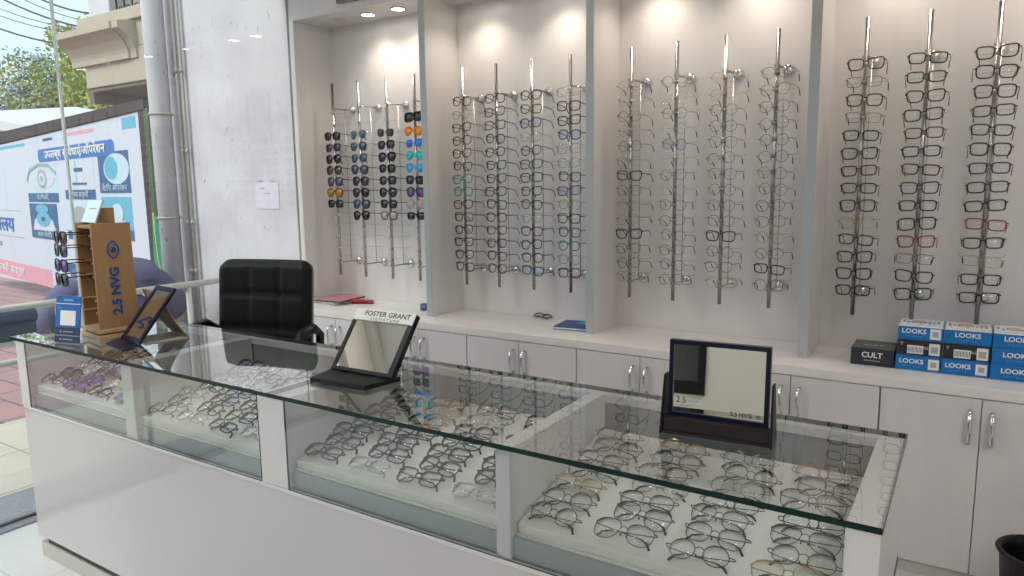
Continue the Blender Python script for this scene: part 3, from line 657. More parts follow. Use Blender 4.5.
# ================================================================ THINGS ON THE WORKTOP
ZW = .7625
def carton(name, x0, x1, y0, y1, z0, z1, mat, label, cat, group=None, lid=None):
    o = thing(name, ((x0 + x1) / 2, (y0 + y1) / 2, z0), label, cat, group)
    MB().box(x0, x1, y0, y1, z0, z1).build('body', mat, o, .0015)
    return o
YC = 3.12
colx = [(-.2145, -.0635), (-.0595, .0905), (.0945, .2445)]
lv = [(ZW, ZW + .0585), (ZW + .059, ZW + .1175), (ZW + .118, ZW + .1765)]
cn = ['left', 'middle', 'right']; ln_ = ['bottom', 'middle', 'top']
for ci, (x0, x1) in enumerate(colx):
    for li, (z0, z1) in enumerate(lv):
        black = li == 1 and ci < 2; sh = -.004 if li == 0 else (.0 if li == 1 else .002)
        o = carton('lens_carton', x0 + sh * .5, x1 + sh * .5, YC + sh, YC + .15 + sh, z0, z1, M['carton_black'] if black else M['looks_blue'],
                   '%s carton, %s one in the %s stack on the worktop' % ('black' if black else 'bright blue LOOKS', ln_[li], cn[ci]), 'box', 'cartons stacked under the right rods')
        yf = YC + sh - .0008; xm = (x0 + x1) / 2 + sh * .5; zm = (z0 + z1) / 2
        fm = lambda x, z: frame_m((x, yf, z), (1, 0, 0), (0, 0, 1))
        if not black:
            off = 0 if (li == 2 and ci) or ci == 2 else -.022
            text('lettering', 'LOOKS', .0245, M['paper'], o, fm(xm + off, zm + .005), .0003, bold=.0006, sx=1.05)
            text('lettering', 'E Y E W E A R', .0095, M['b_cyan'], o, fm(xm + off, zm - .015), .0003)
            if off: MB().box(x1 - .042, x1 - .006, yf - .0002, yf + .0008, z0 + .008, z1 - .010).build('sticker', M['paper'], o); MB().box(x1 - .034, x1 - .014, yf - .0006, yf, z0 + .018, z1 - .020).build('sticker_print', M['grey_print'], o)
            if li == 2: 
                MB().box(x0 + .001, x1 + .001, yf, yf + .001, z1 - .006, z1).build('white_edge', M['paper'], o)
                MB().box(x0 + .003, x1 - .001, YC + .006, YC + .145, z1, z1 + .0012).build('top_print', M['paper'], o)
                q = MB(); rr2 = random.Random(ci)
                for k in range(9): xx = x0 + .012 + k * .0145; q.box(xx, xx + .009, YC + .03 + rr2.uniform(0, .03), YC + .075 + rr2.uniform(0, .03), z1 + .0012, z1 + .0018)
                q.build('picture_print', M['b_cyan'] if ci != 1 else M['kraft'], o)
                MB().box(x0 + .05, x0 + .085, YC + .05, YC + .10, z1 + .0018, z1 + .0024).build('picture_patch', M['b_pink'], o)
        else:
            MB().box(xm - .040, xm + .014, yf - .0002, yf + .0008, z0 + .006, z1 - .020).build('barcode_label', M['paper'], o)
            q = MB()
            for k in range(11): q.box(xm - .037 + k * .0046, xm - .035 + k * .0046, yf - .0006, yf, z0 + .012, z1 - .026)
            q.build('barcode', M['dark_print'], o)
            MB().box(x1 - .042, x1 - .006, yf - .0002, yf + .0008, z0 + .005, z1 - .008).build('sticker', M['paper'], o); MB().box(x1 - .036, x1 - .012, yf - .0006, yf, z0 + .014, z1 - .020).build('sticker_print', M['grey_print'], o)
            text('lettering', 'T', .018, M['paper'], o, fm(xm - .060, zm + .012), .0003); text('lettering', 'OLD', .014, M['paper'], o, fm(xm + .022, zm + .002), .0003)
o = thing('cult_carton', (-.30, 3.19, ZW), 'flat black CULT box lying on the worktop left of the blue cartons', 'box')
MB().box(-.377, -.222, 3.112, 3.27, ZW, ZW + .068).build('body', M['cult_front'], o, .0015)
MB().box(-.3765, -.2225, 3.113, 3.269, ZW + .068, ZW + .0705).build('lid_top', M['cult_top'], o)
text('lettering', 'CULT', .030, M['paper'], o, frame_m((-.300, 3.1115, ZW + .042), (1, 0, 0), (0, 0, 1)), .0003, bold=.0008)
q = MB(); [q.box(-.328 + k * .0085, -.322 + k * .0085, 3.1112, 3.1122, ZW + .018, ZW + .022) for k in range(7)]; q.build('small_print', M['grey_print'], o)
text('lettering', 'CULT', .030, M['paper'], o, frame_m((-.300, 3.175, ZW + .0706), (1, 0, 0), (0, 1, 0)), .0002)
# blue folder + teal card + pair of glasses
o = thing('blue_folder', (-1.68, 3.2, ZW), 'dark blue folder lying on the worktop against the second upright panel', 'folder', rz=math.radians(7))
MB().box(-.10, .090, -.055, .135, 0.0, .004).build('back_cover', M['navy_cover'], o, .001, local=True); MB().box(-.098, .088, -.053, .133, .0041, .0115).build('pages', M['paper'], o, local=True); MB().box(-.10, .090, -.055, .135, .0116, .0156).build('front_cover', M['navy_cover'], o, .001, local=True)
o = MB(); o.hexa([(-1.70, 3.25, ZW + .0158), (-1.60, 3.235, ZW + .0158), (-1.59, 3.32, ZW + .0158), (-1.69, 3.335, ZW + .0158)], [(-1.70, 3.25, ZW + .0178), (-1.60, 3.235, ZW + .0178), (-1.59, 3.32, ZW + .0178), (-1.69, 3.335, ZW + .0178)])
tag(o.build('teal_card', M['teal']), 'small teal green card lying on top of the blue folder', 'card')
var = spec_variant('rect', .0018, False, True, 'k', 'clear')
place_spec(var, Matrix.Translation((-1.975, 3.34, ZW + .012)) @ Matrix.Rotation(-.35, 4, 'Z') @ Matrix.Rotation(-PI / 2 + .35, 4, 'X'), 'eyeglasses', 'folded dark eyeglasses lying alone on the worktop beside the blue folder', 'eyeglasses', None)
var = spec_variant('square', .0018, False, True, 'c', 'bluegrey')
place_spec(var, Matrix.Translation((-2.66, 3.22, ZW + .004)) @ Matrix.Rotation(.2, 4, 'Z') @ Matrix.Rotation(-.35, 4, 'X'), 'eyeglasses', 'clear folded eyeglasses on the worktop beside the first upright panel', 'eyeglasses', None)
# magazines
mg = [('bottom', .0, .009, 'kraft', 3), ('middle', .0095, .0175, 'teal', -4), ('top', .018, .029, 'pink', 6)]
for k, (nm, z0, z1, mt_, r_) in enumerate(mg):
    o = thing('magazine', (-3.43 + .01 * k, 3.235, ZW + z0), '%s covered magazine, %s of the small pile in the leftmost alcove' % ({'kraft': 'brown', 'teal': 'greenish', 'pink': 'pink'}[mt_], nm), 'magazine', 'magazines piled in the leftmost alcove', rz=math.radians(r_))
    hh = z1 - z0; MB().box(-.108, .108, -.125, .125, 0, .0015).build('back_cover', M[mt_], o, local=True); MB().box(-.106, .106, -.123, .123, .0016, hh - .0016).build('pages', M['paper'] if k != 2 else M['dark_print'], o, local=True); MB().box(-.108, .108, -.125, .125, hh - .0015, hh).build('cover', M[mt_], o, local=True)
o = thing('stapler', (-3.235, 3.26, ZW), 'red and black stapler lying beside the pile of magazines', 'stapler', rz=math.radians(25))
MB().box(-.075, .075, -.017, .017, 0, .006).build('base', M['black_plastic'], o, .002, local=True)
b = MB(); b.hexa([(-.07, -.015, .0065), (.075, -.012, .012), (.075, .012, .012), (-.07, .015, .0065)], [(-.06, -.014, .028), (.072, -.010, .022), (.072, .010, .022), (-.06, .014, .028)]); b.build('handle', M['red'], o, .003, local=True)

# ================================================================ OFFICE CHAIR
m = thing('office_chair', (-2.66, 2.06, .015), 'black padded leather office chair with tufted backrest behind the counter', 'chair', rz=math.radians(16))
def pillow(name, x0, x1, z0, z1, y, th, nx, nz_, lean, mat, parent):
    """tufted pad standing in the xz plane, front toward -y"""
    N, K = 30, 36; vs = []; fs = []
    def half(s):
        base = len(vs)
        for j in range(K + 1):
            for i in range(N + 1):
                u, v = i / N, j / K; x = x0 + (x1 - x0) * u; z = z0 + (z1 - z0) * v
                ex = min(u, 1 - u) * (x1 - x0); ez = min(v, 1 - v) * (z1 - z0); e = min(1, (min(ex, ez) / .035)) ; e = math.sqrt(max(0, 1 - (1 - e) ** 2))
                cr = 0
                if s < 0:
                    du = abs((u * nx) - round(u * nx)) / nx * (x1 - x0); dv = abs((v * nz_) - round(v * nz_)) / nz_ * (z1 - z0)
                    cr = .009 * math.exp(-(du / .010) ** 2) + .009 * math.exp(-(dv / .010) ** 2)
                    if min(ex, ez) < .02: cr = 0
                cu = .025 * (2 * u - 1) ** 2
                # rounded corners
                rc = .05; xx = x; zz = z
                cxn = x0 + rc if x < x0 + rc else (x1 - rc if x > x1 - rc else x); czn = z1 - rc if z > z1 - rc else z
                dx, dz = x - cxn, z - czn
                mx_ = max(abs(dx), abs(dz)); l = math.hypot(dx, dz)
                if l > 1e-6 and abs(dx) > 1e-6 and abs(dz) > 1e-6: xx = cxn + dx * mx_ / l; zz = czn + dz * mx_ / l
                vs.append((xx, y - cu + s * (th / 2 * e - cr) + lean * (z - z0), zz))
        for j in range(K):
            for i in range(N):
                a = base + j * (N + 1) + i; fs.append((a, a + 1, a + N + 2, a + N + 1) if s < 0 else (a, a + N + 1, a + N + 2, a + 1))
    half(-1); half(1); b = MB(); b.add(vs, fs, True)
    return b.build(name, mat, parent, local=True)
bk = pillow('backrest', -.238, .238, .56, 1.165, 0, .09, 3, 4, .10, M['black_leather'], m)
b = MB(); K = 16
# seat cushion
vs = []; fs = []; N = 16
for s in (1, -1):
    for j in range(N + 1):
        for i in range(N + 1):
            u, v = i / N * 2 - 1, j / N * 2 - 1; e = (1 - abs(u) ** 6) * (1 - abs(v) ** 6)
            vs.append((u * .25, -.20 + v * .22, .46 + s * .045 * max(0, e) ** .5))
for s in range(2):
    for j in range(N):
        for i in range(N):
            a = s * (N + 1) ** 2 + j * (N + 1) + i; fs.append((a, a + 1, a + N + 2, a + N + 1) if s == 0 else (a, a + N + 1, a + N + 2, a + 1))
b.add(vs, fs, True); b.build('seat', M['black_leather'], m, local=True)
for s in (-1, 1):
    b = MB(); b.tube([(s * .25, .04, .72), (s * .27, .02, .84), (s * .28, -.05, .88), (s * .285, -.13, .87), (s * .285, -.20, .82), (s * .28, -.21, .66), (s * .26, -.19, .50), (s * .22, -.19, .44)], [.018, .02, .026, .028, .024, .018, .018, .016], 10, flat=.8)
    b.build('armrest', M['black_plastic'], m, local=True)
b = MB(); b.tube([(0, -.20, .42), (0, -.20, .36), (0, -.20, .12)], [.04, .028, .028], 14); b.tube([(0, .0, .60), (0, -.02, .44), (0, -.16, .415)], .022, 8); b.build('gas_column', M['black_plastic'], m, local=True)
for k in range(5):
    a = 2 * PI * k / 5 + .3; leg = MB().tube([(0, -.20, .12), (.16 * math.cos(a), -.20 + .16 * math.sin(a), .095), (.27 * math.cos(a), -.20 + .27 * math.sin(a), .075)], [.026, .02, .016], 8).build('leg', M['black_plastic'], m, local=True)
    MB().disc((.27 * math.cos(a) - .014, -.20 + .27 * math.sin(a), .027), .027, 'X', .028, 14).build('castor', M['black_plastic'], leg, local=True)

# waste bin
m = thing('waste_bin', (.255, 2.66, 0), 'black round waste bin at the lower right in front of the tall cabinet', 'bin')
b = MB(); ro = [(.085, 0), (.10, .02), (.115, .30)]; n = 28
vs = []; prof = [(.085, 0.0), (.112, .315), (.118, .318), (.118, .330), (.108, .330), (.104, .30), (.078, .012)]
for r_, z in prof:
    for k in range(n): a = 2 * PI * k / n; vs.append((.255 + r_ * math.cos(a), 2.66 + r_ * math.sin(a), z))
fs = [(j * n + k, j * n + (k + 1) % n, (j + 1) * n + (k + 1) % n, (j + 1) * n + k) for j in range(len(prof) - 1) for k in range(n)] + [tuple(range(n - 1, -1, -1)), tuple((len(prof) - 1) * n + k for k in range(n))]
b.add(vs, fs, True); b.build('bin_body', M['black_plastic'], m)
MB().tube([(.255 + .117 * math.cos(2 * PI * k / 28), 2.66 + .117 * math.sin(2 * PI * k / 28), .326) for k in range(28)], .006, 8, True).build('rim', M['black_plastic'], m)

# ================================================================ OUTDOORS
# white wall of the neighbouring frontage
m_, nt, o_ = nodes('stained_stucco')
bs = nt.nodes.new('ShaderNodeBsdfPrincipled'); nt.links.new(bs.outputs[0], o_.inputs[0]); bs.inputs['Roughness'].default_value = .8
tc = nt.nodes.new('ShaderNodeTexCoord'); nz1 = nt.nodes.new('ShaderNodeTexNoise'); nz1.inputs['Scale'].default_value = 2.2; nz1.inputs['Detail'].default_value = 8
mp = nt.nodes.new('ShaderNodeMapping'); mp.inputs['Scale'].default_value = (9, 9, 5); nz2 = nt.nodes.new('ShaderNodeTexNoise'); nz2.inputs['Scale'].default_value = 3; nz2.inputs['Detail'].default_value = 6
nt.links.new(tc.outputs['Object'], nz1.inputs[0]); nt.links.new(tc.outputs['Object'], mp.inputs[0]); nt.links.new(mp.outputs[0], nz2.inputs[0])
cr1 = nt.nodes.new('ShaderNodeValToRGB'); cr1.color_ramp.elements[0].position = .35; cr1.color_ramp.elements[0].color = (.53, .50, .55, 1); cr1.color_ramp.elements[1].position = .62; cr1.color_ramp.elements[1].color = (.64, .63, .65, 1)
cr2 = nt.nodes.new('ShaderNodeValToRGB'); cr2.color_ramp.elements[0].position = .25; cr2.color_ramp.elements[0].color = (.25, .24, .28, 1); cr2.color_ramp.elements[1].position = .36; cr2.color_ramp.elements[1].color = (1, 1, 1, 1)
mx = nt.nodes.new('ShaderNodeMix'); mx.data_type = 'RGBA'; mx.blend_type = 'MULTIPLY'; mx.inputs[0].default_value = .8
nt.links.new(nz1.outputs[0], cr1.inputs[0]); nt.links.new(nz2.outputs[0], cr2.inputs[0]); nt.links.new(cr1.outputs[0], mx.inputs[6]); nt.links.new(cr2.outputs[0], mx.inputs[7]); nt.links.new(mx.outputs[2], bs.inputs['Base Color'])
struct(MB().box(-5.02, -3.614, 3.1, 3.4, 0, 5.2).build('wall_left', m_))
o = thing('wall_notice', (-3.89, 3.096, 1.365), 'white paper notice taped to the white outdoor wall', 'notice')
MB().box(-4.005, -3.775, 3.096, 3.0995, 1.365, 1.535).build('sheet', M['notice'], o)
q = MB(); q.box(-3.98, -3.93, 3.0945, 3.096, 1.545, 1.55); q.box(-3.86, -3.80, 3.0945, 3.096, 1.543, 1.547); q.box(-3.955, -3.92, 3.0945, 3.096, 1.495, 1.503); q.box(-3.92, -3.86, 3.0945, 3.096, 1.462, 1.468)
q.build('print', M['grey_print'], o)
# pipe and conduits
o = thing('drain_pipe', (-4.88, 2.98, 0), 'thick white painted drain pipe running up the outdoor wall', 'pipe')
MB().tube([(-4.83, 2.985, 0), (-4.83, 2.985, 5.1)], .070, 20).build('pipe', m_, o)
for z in (1.30, 2.02):
    MB().tube([(-4.83 + .074 * math.cos(2 * PI * k / 20), 2.985 + .074 * math.sin(2 * PI * k / 20), z) for k in range(20)], .009, 6, True).build('clamp', M['conduit'], o)
for k, (x, nm) in enumerate([(-4.735, 'left'), (-4.68, 'right')]):
    MB2 = MB().tube([(x, 3.07, .0), (x + .004, 3.07, 2.0), (x, 3.07, 5.1)], .011, 10)
    for z in (.9, 1.25, 1.75, 2.3): MB2.disc((x, 3.07, z), .015, 'Z', .03, 10)
    tag(MB2.build('conduit', M['conduit']), 'thin grey conduit on the outdoor wall beside the drain pipe, %s one of two' % nm, 'conduit', 'grey conduits beside the drain pipe')
# rail along the storefront
o = thing('hand_rail', (-4.3, 2.2, 0), 'white painted metal rail with posts outside the storefront glass', 'rail')
MB().tube([(-4.3, .2, .88), (-4.3, 3.06, .88)], .021, 12).build('top_rail', M['rail'], o); MB().tube([(-4.3, .2, .59), (-4.3, 3.06, .59)], .017, 12).build('lower_rail', M['rail'], o)
for y in (.9, 1.95, 2.75): MB().tube([(-4.3, y, 0), (-4.3, y, .865)], .017, 10).build('post', M['rail'], o)
for z in (.88, .59): MB().disc((-4.3, 3.06, z), .035, 'Y', .035, 14).build('wall_bracket', M['conduit'], o)
# bench
o = thing('barrier_board', (-4.0, .95, 0), 'dark blue barrier board with a glossy rounded top rail, outside by the white rail', 'barrier')
MB().tube([(-4.0, .2, .878), (-4.0, 1.70, .878)], .034, 14).build('top_rail', M['bench'], o)
MB().box(-4.012, -3.99, .2, 1.70, .762, .846).build('board', M['bench_panel'], o, .003)
MB().box(-4.016, -3.986, .2, 1.69, .735, .760).build('lower_strip', M['rail'], o, .003)
for y in (.3, 1.3): MB().tube([(-4.0, y, 0), (-4.0, y, .74)], .016, 8).build('post', M['rail'], o)
# banner with frame (plane turned a little from the street direction)
BP = Vector((-6.84, 4.0, 0)); BD = Vector((-.98554, .16945, 0)); BN = Vector((-.16945, -.98554, 0))    # BN looks to the shop
o = thing('clinic_banner', tuple(BP), 'large white clinic banner with blue Hindi text and eye pictures, outdoors at left', 'banner')
def bq(name, quad, mat, h0, h1, bevel=0.):
    b = MB(); vs = [BP + BD * s + Vector((0, 0, z)) for s, z in quad]; n = len(vs)
    b.add([v + BN * h0 for v in vs] + [v + BN * h1 for v in vs], [tuple(range(n)), tuple(range(2 * n - 1, n - 1, -1))] + [(i, (i + 1) % n, n + (i + 1) % n, n + i) for i in range(n)])
    return b.build(name, mat, o, bevel)
def rq(s0, s1, z0, z1): return [(s0, z0), (s1, z0), (s1, z1), (s0, z1)]
bq('banner_sheet', [(-.02, .35), (7.0, .15), (7.0, 2.14), (-.02, 2.245)], M['banner'], 0, .01)
b1 = bq('top_bar', [(-.22, 2.255), (7.2, 2.16), (7.2, 2.34), (-.22, 2.345)], M['banner_frame'], -.04, .03)
bq('side_bar', rq(-.19, -.04, .0, 2.25), M['banner_frame'], -.04, .02); bq('side_edge', rq(-.235, -.195, .5, 2.25), M['olive'], -.05, .03)
for s in (3.2, 7.1): bq('rear_post', rq(s, s + .06, -.02, 2.2), M['banner_frame'], -.08, -.045)
def blob(s0, s1, z0, z1, r): 
    pts = []
    for cx_, cz_, a0 in ((s1 - r, z1 - r, 0), (s0 + r, z1 - r, 90), (s0 + r, z0 + r, 180), (s1 - r, z0 + r, 270)):
        for k in range(6): a = math.radians(a0 + k * 18); pts.append((cx_ + r * math.cos(a), cz_ + r * math.sin(a)))
    return pts
def ell(cs, cz, rs, rz_, n=22): return [(cs + rs * math.cos(2 * PI * k / n), cz + rz_ * math.sin(2 * PI * k / n)) for k in range(n)]
bq('title_pill', blob(.68, 3.36, 1.865, 2.025, .075), M['b_blue'], .01, .013)
def bt(body, s, z, size, mat, sx=1., name='lettering', bold=.0):
    text(name, body, size, mat, o, frame_m(BP + BD * s + Vector((0, 0, z)) + BN * .017, -BD, (0, 0, 1)), .002, sx=sx, bold=bold)
bt('उपलब्ध सुिवधाएं/ऑपरेशन', 2.0, 1.945, .135, M['paper'], 1.62, bold=.002)
for k, (s0, s1, z0, z1, mt_) in enumerate([(3.9, 5.6, 2.10, 2.14, 'b_cyan'), (2.3, 4.0, 2.115, 2.15, 'b_pale'), (2.7, 3.1, 2.118, 2.15, 'b_navy'), (1.25, 2.15, 2.13, 2.17, 'b_pink'), (.06, .42, 2.10, 2.215, 'b_cyan')]):
    bq('colour_dash', rq(s0, s1, z0, z1), M[mt_], .01, .012)
# picture tiles: caption strips with a plain drawing above
def tile(s0, s1, z0, z1, bgm, cap):
    bq('picture', rq(s0, s1, z0, z1), M[bgm], .01, .012); zc_ = z0 + (z1 - z0) * .24
    bq('caption_strip', rq(s0, s1, z0, zc_), M['b_navy'], .012, .014)
    bt(cap, (s0 + s1) / 2, (z0 + zc_) / 2, .085, M['b_pale'], 1.5)
tile(2.68, 3.98, 1.36, 1.84, 'b_pale', 'मोतियाबिंद'); tile(1.36, 2.40, 1.40, 1.86, 'banner', 'लेजर सर्जरी'); tile(.32, 1.20, 1.47, 1.90, 'b_navy', 'रेटिना ऑपरेशन')
tile(2.80, 4.0, .88, 1.34, 'b_navy', 'काला मोतिया'); tile(1.45, 2.45, .92, 1.36, 'b_pale', 'कार्निया'); tile(.34, 1.20, .98, 1.43, 'b_cyan', 'परामर्श')
bq('eye_white', ell(3.33, 1.655, .56, .13), M['banner'], .012, .015); bq('iris', ell(3.28, 1.655, .20, .12), M['b_grey'], .015, .017); bq('iris_inner', ell(3.28, 1.655, .14, .085), M['b_pale'], .017, .019); bq('pupil', ell(3.28, 1.655, .06, .04), M['b_grey'], .019, .021)
bq('eyelid', [(2.7, 1.70), (3.0, 1.80), (3.4, 1.82), (3.8, 1.75), (3.95, 1.62), (3.98, 1.66), (3.82, 1.79), (3.4, 1.855), (2.98, 1.84), (2.70, 1.73)], M['b_grey'], .015, .018)
bq('machine', rq(1.72, 2.0, 1.72, 1.76), M['b_navy'], .012, .02); bq('machine', rq(1.62, 2.1, 1.57, 1.59), M['b_navy'], .012, .02); bq('machine', rq(1.95, 2.05, 1.6, 1.84), M['b_pale'], .012, .018)
bq('eyeball', ell(.68, 1.72, .36, .16), M['b_pale'], .012, .015); bq('eyeball_core', ell(.82, 1.73, .18, .12), M['b_cyan'], .015, .018)
bq('cornea_dome', [(3.9, .99), (2.9, .99), (3.02, 1.12), (3.2, 1.19), (3.6, 1.19), (3.8, 1.12)], M['banner'], .012, .015); bq('cornea_ring', ell(3.4, 1.14, .30, .10), M['b_cyan'], .015, .018); bq('lens_disc', ell(3.42, 1.27, .28, .06), M['b_cyan'], .015, .017); bq('cornea_pupil', ell(3.4, 1.14, .09, .03), M['b_navy'], .018, .02)
bq('face', ell(.75, 1.26, .16, .10), M['b_pale'], .012, .016); bq('coat', [(.45, 1.10), (1.1, 1.10), (1.0, 1.17), (.75, 1.20), (.55, 1.17)], M['banner'], .012, .015); bq('eye_ring', ell(1.95, 1.20, .28, .12), M['b_grey'], .012, .014)
bq('round_picture', ell(3.05, .68, .22, .09), M['b_pale'], .01, .012); bq('caption_strip', rq(2.1, 3.15, .50, .62), M['b_navy'], .01, .012)
bt('चिकित्सालय', 6.2, 1.02, .30, M['b_blue'], 1.9, bold=.004); bq('rule', rq(4.45, 6.9, 1.225, 1.235), M['b_grey'], .01, .012); bq('rule', rq(4.4, 6.9, .845, .855), M['b_grey'], .01, .012)
bt('सेवारत', 5.9, .72, .11, M['b_grey'], 1.8); bq('pink_strip', rq(3.3, 7.0, .235, .47), M['b_pink'], .01, .012); bt('सबसे अच्छा', 5.3, .35, .16, M['paper'], 2.0)
# green folded cloth
b = MB(); prof = [(0, 1.30, .015), (.02, 1.12, .05), (.05, .9, .085), (.09, .7, .09), (.13, .5, .06), (.16, .3, .015)]
o2 = thing('folded_flag', (-6.05, 3.60, 0), 'furled green flag with a yellow stripe beside the drain pipe', 'flag')
Xf, Yf_ = -6.05, 3.60
b.tube([(Xf + dx - .0, Yf_, z) for dx, z, r_ in prof], [p[2] for p in prof], 10, flat=.5, upv=(1, 0, 0)); b.build('cloth', M['green_cloth'], o2)
MB().tube([(Xf + dx + r_ * .35, Yf_ - r_ * .45 - .004, z) for dx, z, r_ in prof], .006, 6).build('stripe', M['yellow'], o2)
MB().tube([(Xf - .01, Yf_ + .02, -.02), (Xf - .01, Yf_ + .02, 2.2)], .012, 8).build('pole', M['olive'], o2)
# balcony
o = thing('balcony', (-8.2, 4.9, 2.5), 'beige plaster balcony with moulded cornice, upper left behind the glass', 'balcony')
MB().box(-8.70, -6.9, 4.5, 5.55, 2.66, 3.02).build('parapet', M['balcony'], o, .01)
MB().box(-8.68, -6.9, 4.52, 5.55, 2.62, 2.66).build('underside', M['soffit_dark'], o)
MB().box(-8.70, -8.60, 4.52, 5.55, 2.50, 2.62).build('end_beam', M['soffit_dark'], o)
pf = [(4.50, 2.90), (4.46, 2.90), (4.46, 2.96), (4.45, 3.00), (4.43, 3.04), (4.40, 3.09), (4.35, 3.14), (4.30, 3.17), (4.28, 3.18), (4.28, 3.25), (4.50, 3.29)]
MB().prism(pf, 'X', -8.90, -7.72).build('cornice', M['balcony'], o)
MB().prism([(y + .02, z) for y, z in pf], 'X', -7.72, -7.60).build('cornice_end', M['balcony'], o)
MB().box(-8.88, -6.9, 4.50, 5.4, 3.02, 3.29).build('upper_block', M['balcony'], o, .01); MB().box(-8.72, -6.9, 4.46, 5.2, 3.29, 3.42).build('kerb', M['balcony'], o, .01)
o = thing('building_column', (-9.0, 5.2, 3.4), 'pale painted column standing on the balcony, upper left', 'column')
MB().box(-9.45, -8.98, 5.0, 5.3, 3.3, 5.6).build('shaft', M['stucco'], o, .01); MB().box(-9.47, -8.96, 4.98, 5.32, 3.3, 3.40).build('foot', M['stucco'], o, .01)
o = thing('window_grille', (-8.3, 5.1, 3.43), 'dark wrought iron window grille above the balcony', 'grille')
MB().box(-8.95, -7.3, 5.2, 5.24, 3.43, 5.2).build('shutter', M['conduit'], o)
b = MB(); b.tube([(-8.9, 5.05, 3.5), (-7.5, 5.05, 3.5)], .02, 6); b.tube([(-8.9, 5.05, 4.4), (-7.5, 5.05, 4.4)], .02, 6)
for k in range(9):
    x = -8.9 + k * .17; b.tube([(x, 5.05, 3.44), (x, 5.05, 4.6)], .012, 6)
    b.tube([(x + .085 + .05 * math.cos(a), 5.05, 3.62 + .07 * math.sin(a)) for a in [2 * PI * q / 10 for q in range(10)]], .009, 5, True)
b.build('bars', M['dark_gap'], o)
# low white roof behind the banner
o = thing('low_roof', (-18.5, 8.3, 0), 'low white sheet roof beyond the banner at the far left', 'roof')
MB().hexa([(-22, 8.0, 3.15), (-17.3, 8.0, 2.75), (-17.3, 11, 3.0), (-22, 11, 3.5)], [(-22, 8.0, 3.5), (-17.3, 8.0, 2.86), (-17.3, 11, 3.2), (-22, 11, 3.9)]).build('roof_sheet', M['wall_white'], o)
MB().box(-22, -17.5, 8.2, 11, -.02, 2.78).build('wall', M['wall_white'], o)
# cables
for k, (p0, p1, nm) in enumerate([((-21.155, 9, 6.299), (-17.3, 9, 5.14), 'thick upper'), ((-19.9, 9, 6.30), (-17.3, 9, 5.48), 'rightmost short'), ((-21.221, 9, 6.04), (-17.3, 9, 5.10), 'thin middle'), ((-21.263, 9, 5.874), (-17.3, 9, 5.0), 'thin lower'), ((-21.343, 9, 5.565), (-17.3, 9, 4.72), 'lowest'), ((-20.6, 9, 6.35), (-17.3, 9, 5.30), 'second upper')]):
    p0, p1 = Vector(p0), Vector(p1); p0 = p0 + (p0 - p1) * .6; p1 = p1 + (p1 - p0) * .5
    pts = [p0.lerp(p1, t / 12) - Vector((0, 0, .35 * math.sin(PI * t / 12))) + Vector((0, 0, .33)) for t in range(13)]
    r_ = .022 if k in (0, 1, 4) else .010
    tag(MB().tube(pts, r_, 5).build('overhead_cable', M['wire']), '%s black cable crossing the sky at the upper left' % nm, 'cable', 'overhead cables')
# trees
def tree(cx, cy, cz, R, lm, label, seed, nleaf=11000, sz=.085):
    rr = random.Random(seed); o = thing('tree', (cx, cy, 0), label, 'tree', 'trees beyond the banner')
    t = MB(); t.tube([(cx, cy, -.02), (cx + .1, cy, cz * .4), (cx, cy, cz)], [.22, .16, .08], 8)
    cl = [(cx + rr.gauss(0, R * .45), cy + rr.gauss(0, R * .3), cz + rr.gauss(0, R * .32), R * rr.uniform(.25, .5)) for _ in range(26)]
    for q in cl[:9]: t.tube([(cx, cy, cz * .55), ((cx + q[0]) / 2, (cy + q[1]) / 2, (cz * .6 + q[2]) / 2 + .2), q[:3]], [.08, .05, .02], 5)
    t.build('trunk', M['bark'], o); vs = []; fs = []
    for k in range(nleaf):
        c_ = rr.choice(cl); d = Vector((rr.gauss(0, 1), rr.gauss(0, 1), rr.gauss(0, 1))).normalized() * c_[3] * rr.uniform(.6, 1.05)
        p = Vector(c_[:3]) + d; a = Vector((rr.gauss(0, 1), rr.gauss(0, 1), rr.gauss(0, 1))).normalized(); b_ = a.orthogonal().normalized(); s_ = sz * rr.uniform(.6, 1.3); n = len(vs)
        vs += [p - a * s_, p + b_ * s_ * .45, p + a * s_, p - b_ * s_ * .45]; fs.append((n, n + 1, n + 2, n + 3))
    b = MB(); b.add(vs, fs); b.build('foliage', lm, o, recalc=False)
tree(-31.6, 14.5, 4.6, 2.7, M['leaf_grey'], 'grey-green leafy tree beyond the banner, far left', 3)
tree(-27.4, 14.5, 5.0, 2.2, M['leaf_yellow'], 'yellow-green leafy tree beyond the banner, left of the balcony', 5, 10000)
tree(-34.5, 17, 4.6, 3.0, M['leaf_grey'], 'dim grey tree standing behind the far left one', 9, 8000)
tree(-25.2, 17.5, 3.9, 2.4, M['leaf_yellow'], 'low yellow-green tree showing under the balcony', 11, 9000)

# ---------------- seated person outside, seen from behind
def skin_obj(name, verts, edges, radii, mat, parent=None, root=0, sub=2):
    me = bpy.data.meshes.new(name); me.from_pydata(verts, edges, []); o = bpy.data.objects.new(name, me); COL.objects.link(o)
    sk = o.modifiers.new('skin', 'SKIN'); sk.use_smooth_shade = True
    for i, r_ in enumerate(radii):
        v = me.skin_vertices[0].data[i]; v.radius = r_ if isinstance(r_, tuple) else (r_, r_); v.use_root = i == root
    sb = o.modifiers.new('sub', 'SUBSURF'); sb.levels = sub; sb.render_levels = sub
    bpy.context.view_layer.update()
    m2 = bpy.data.meshes.new_from_object(o.evaluated_get(bpy.context.evaluated_depsgraph_get())); bpy.data.objects.remove(o); bpy.data.meshes.remove(me)
    m2.materials.clear(); m2.materials.append(mat); o = bpy.data.objects.new(name, m2); COL.objects.link(o)
    for p in m2.polygons: p.use_smooth = True
    if parent: o.parent = parent
    return o
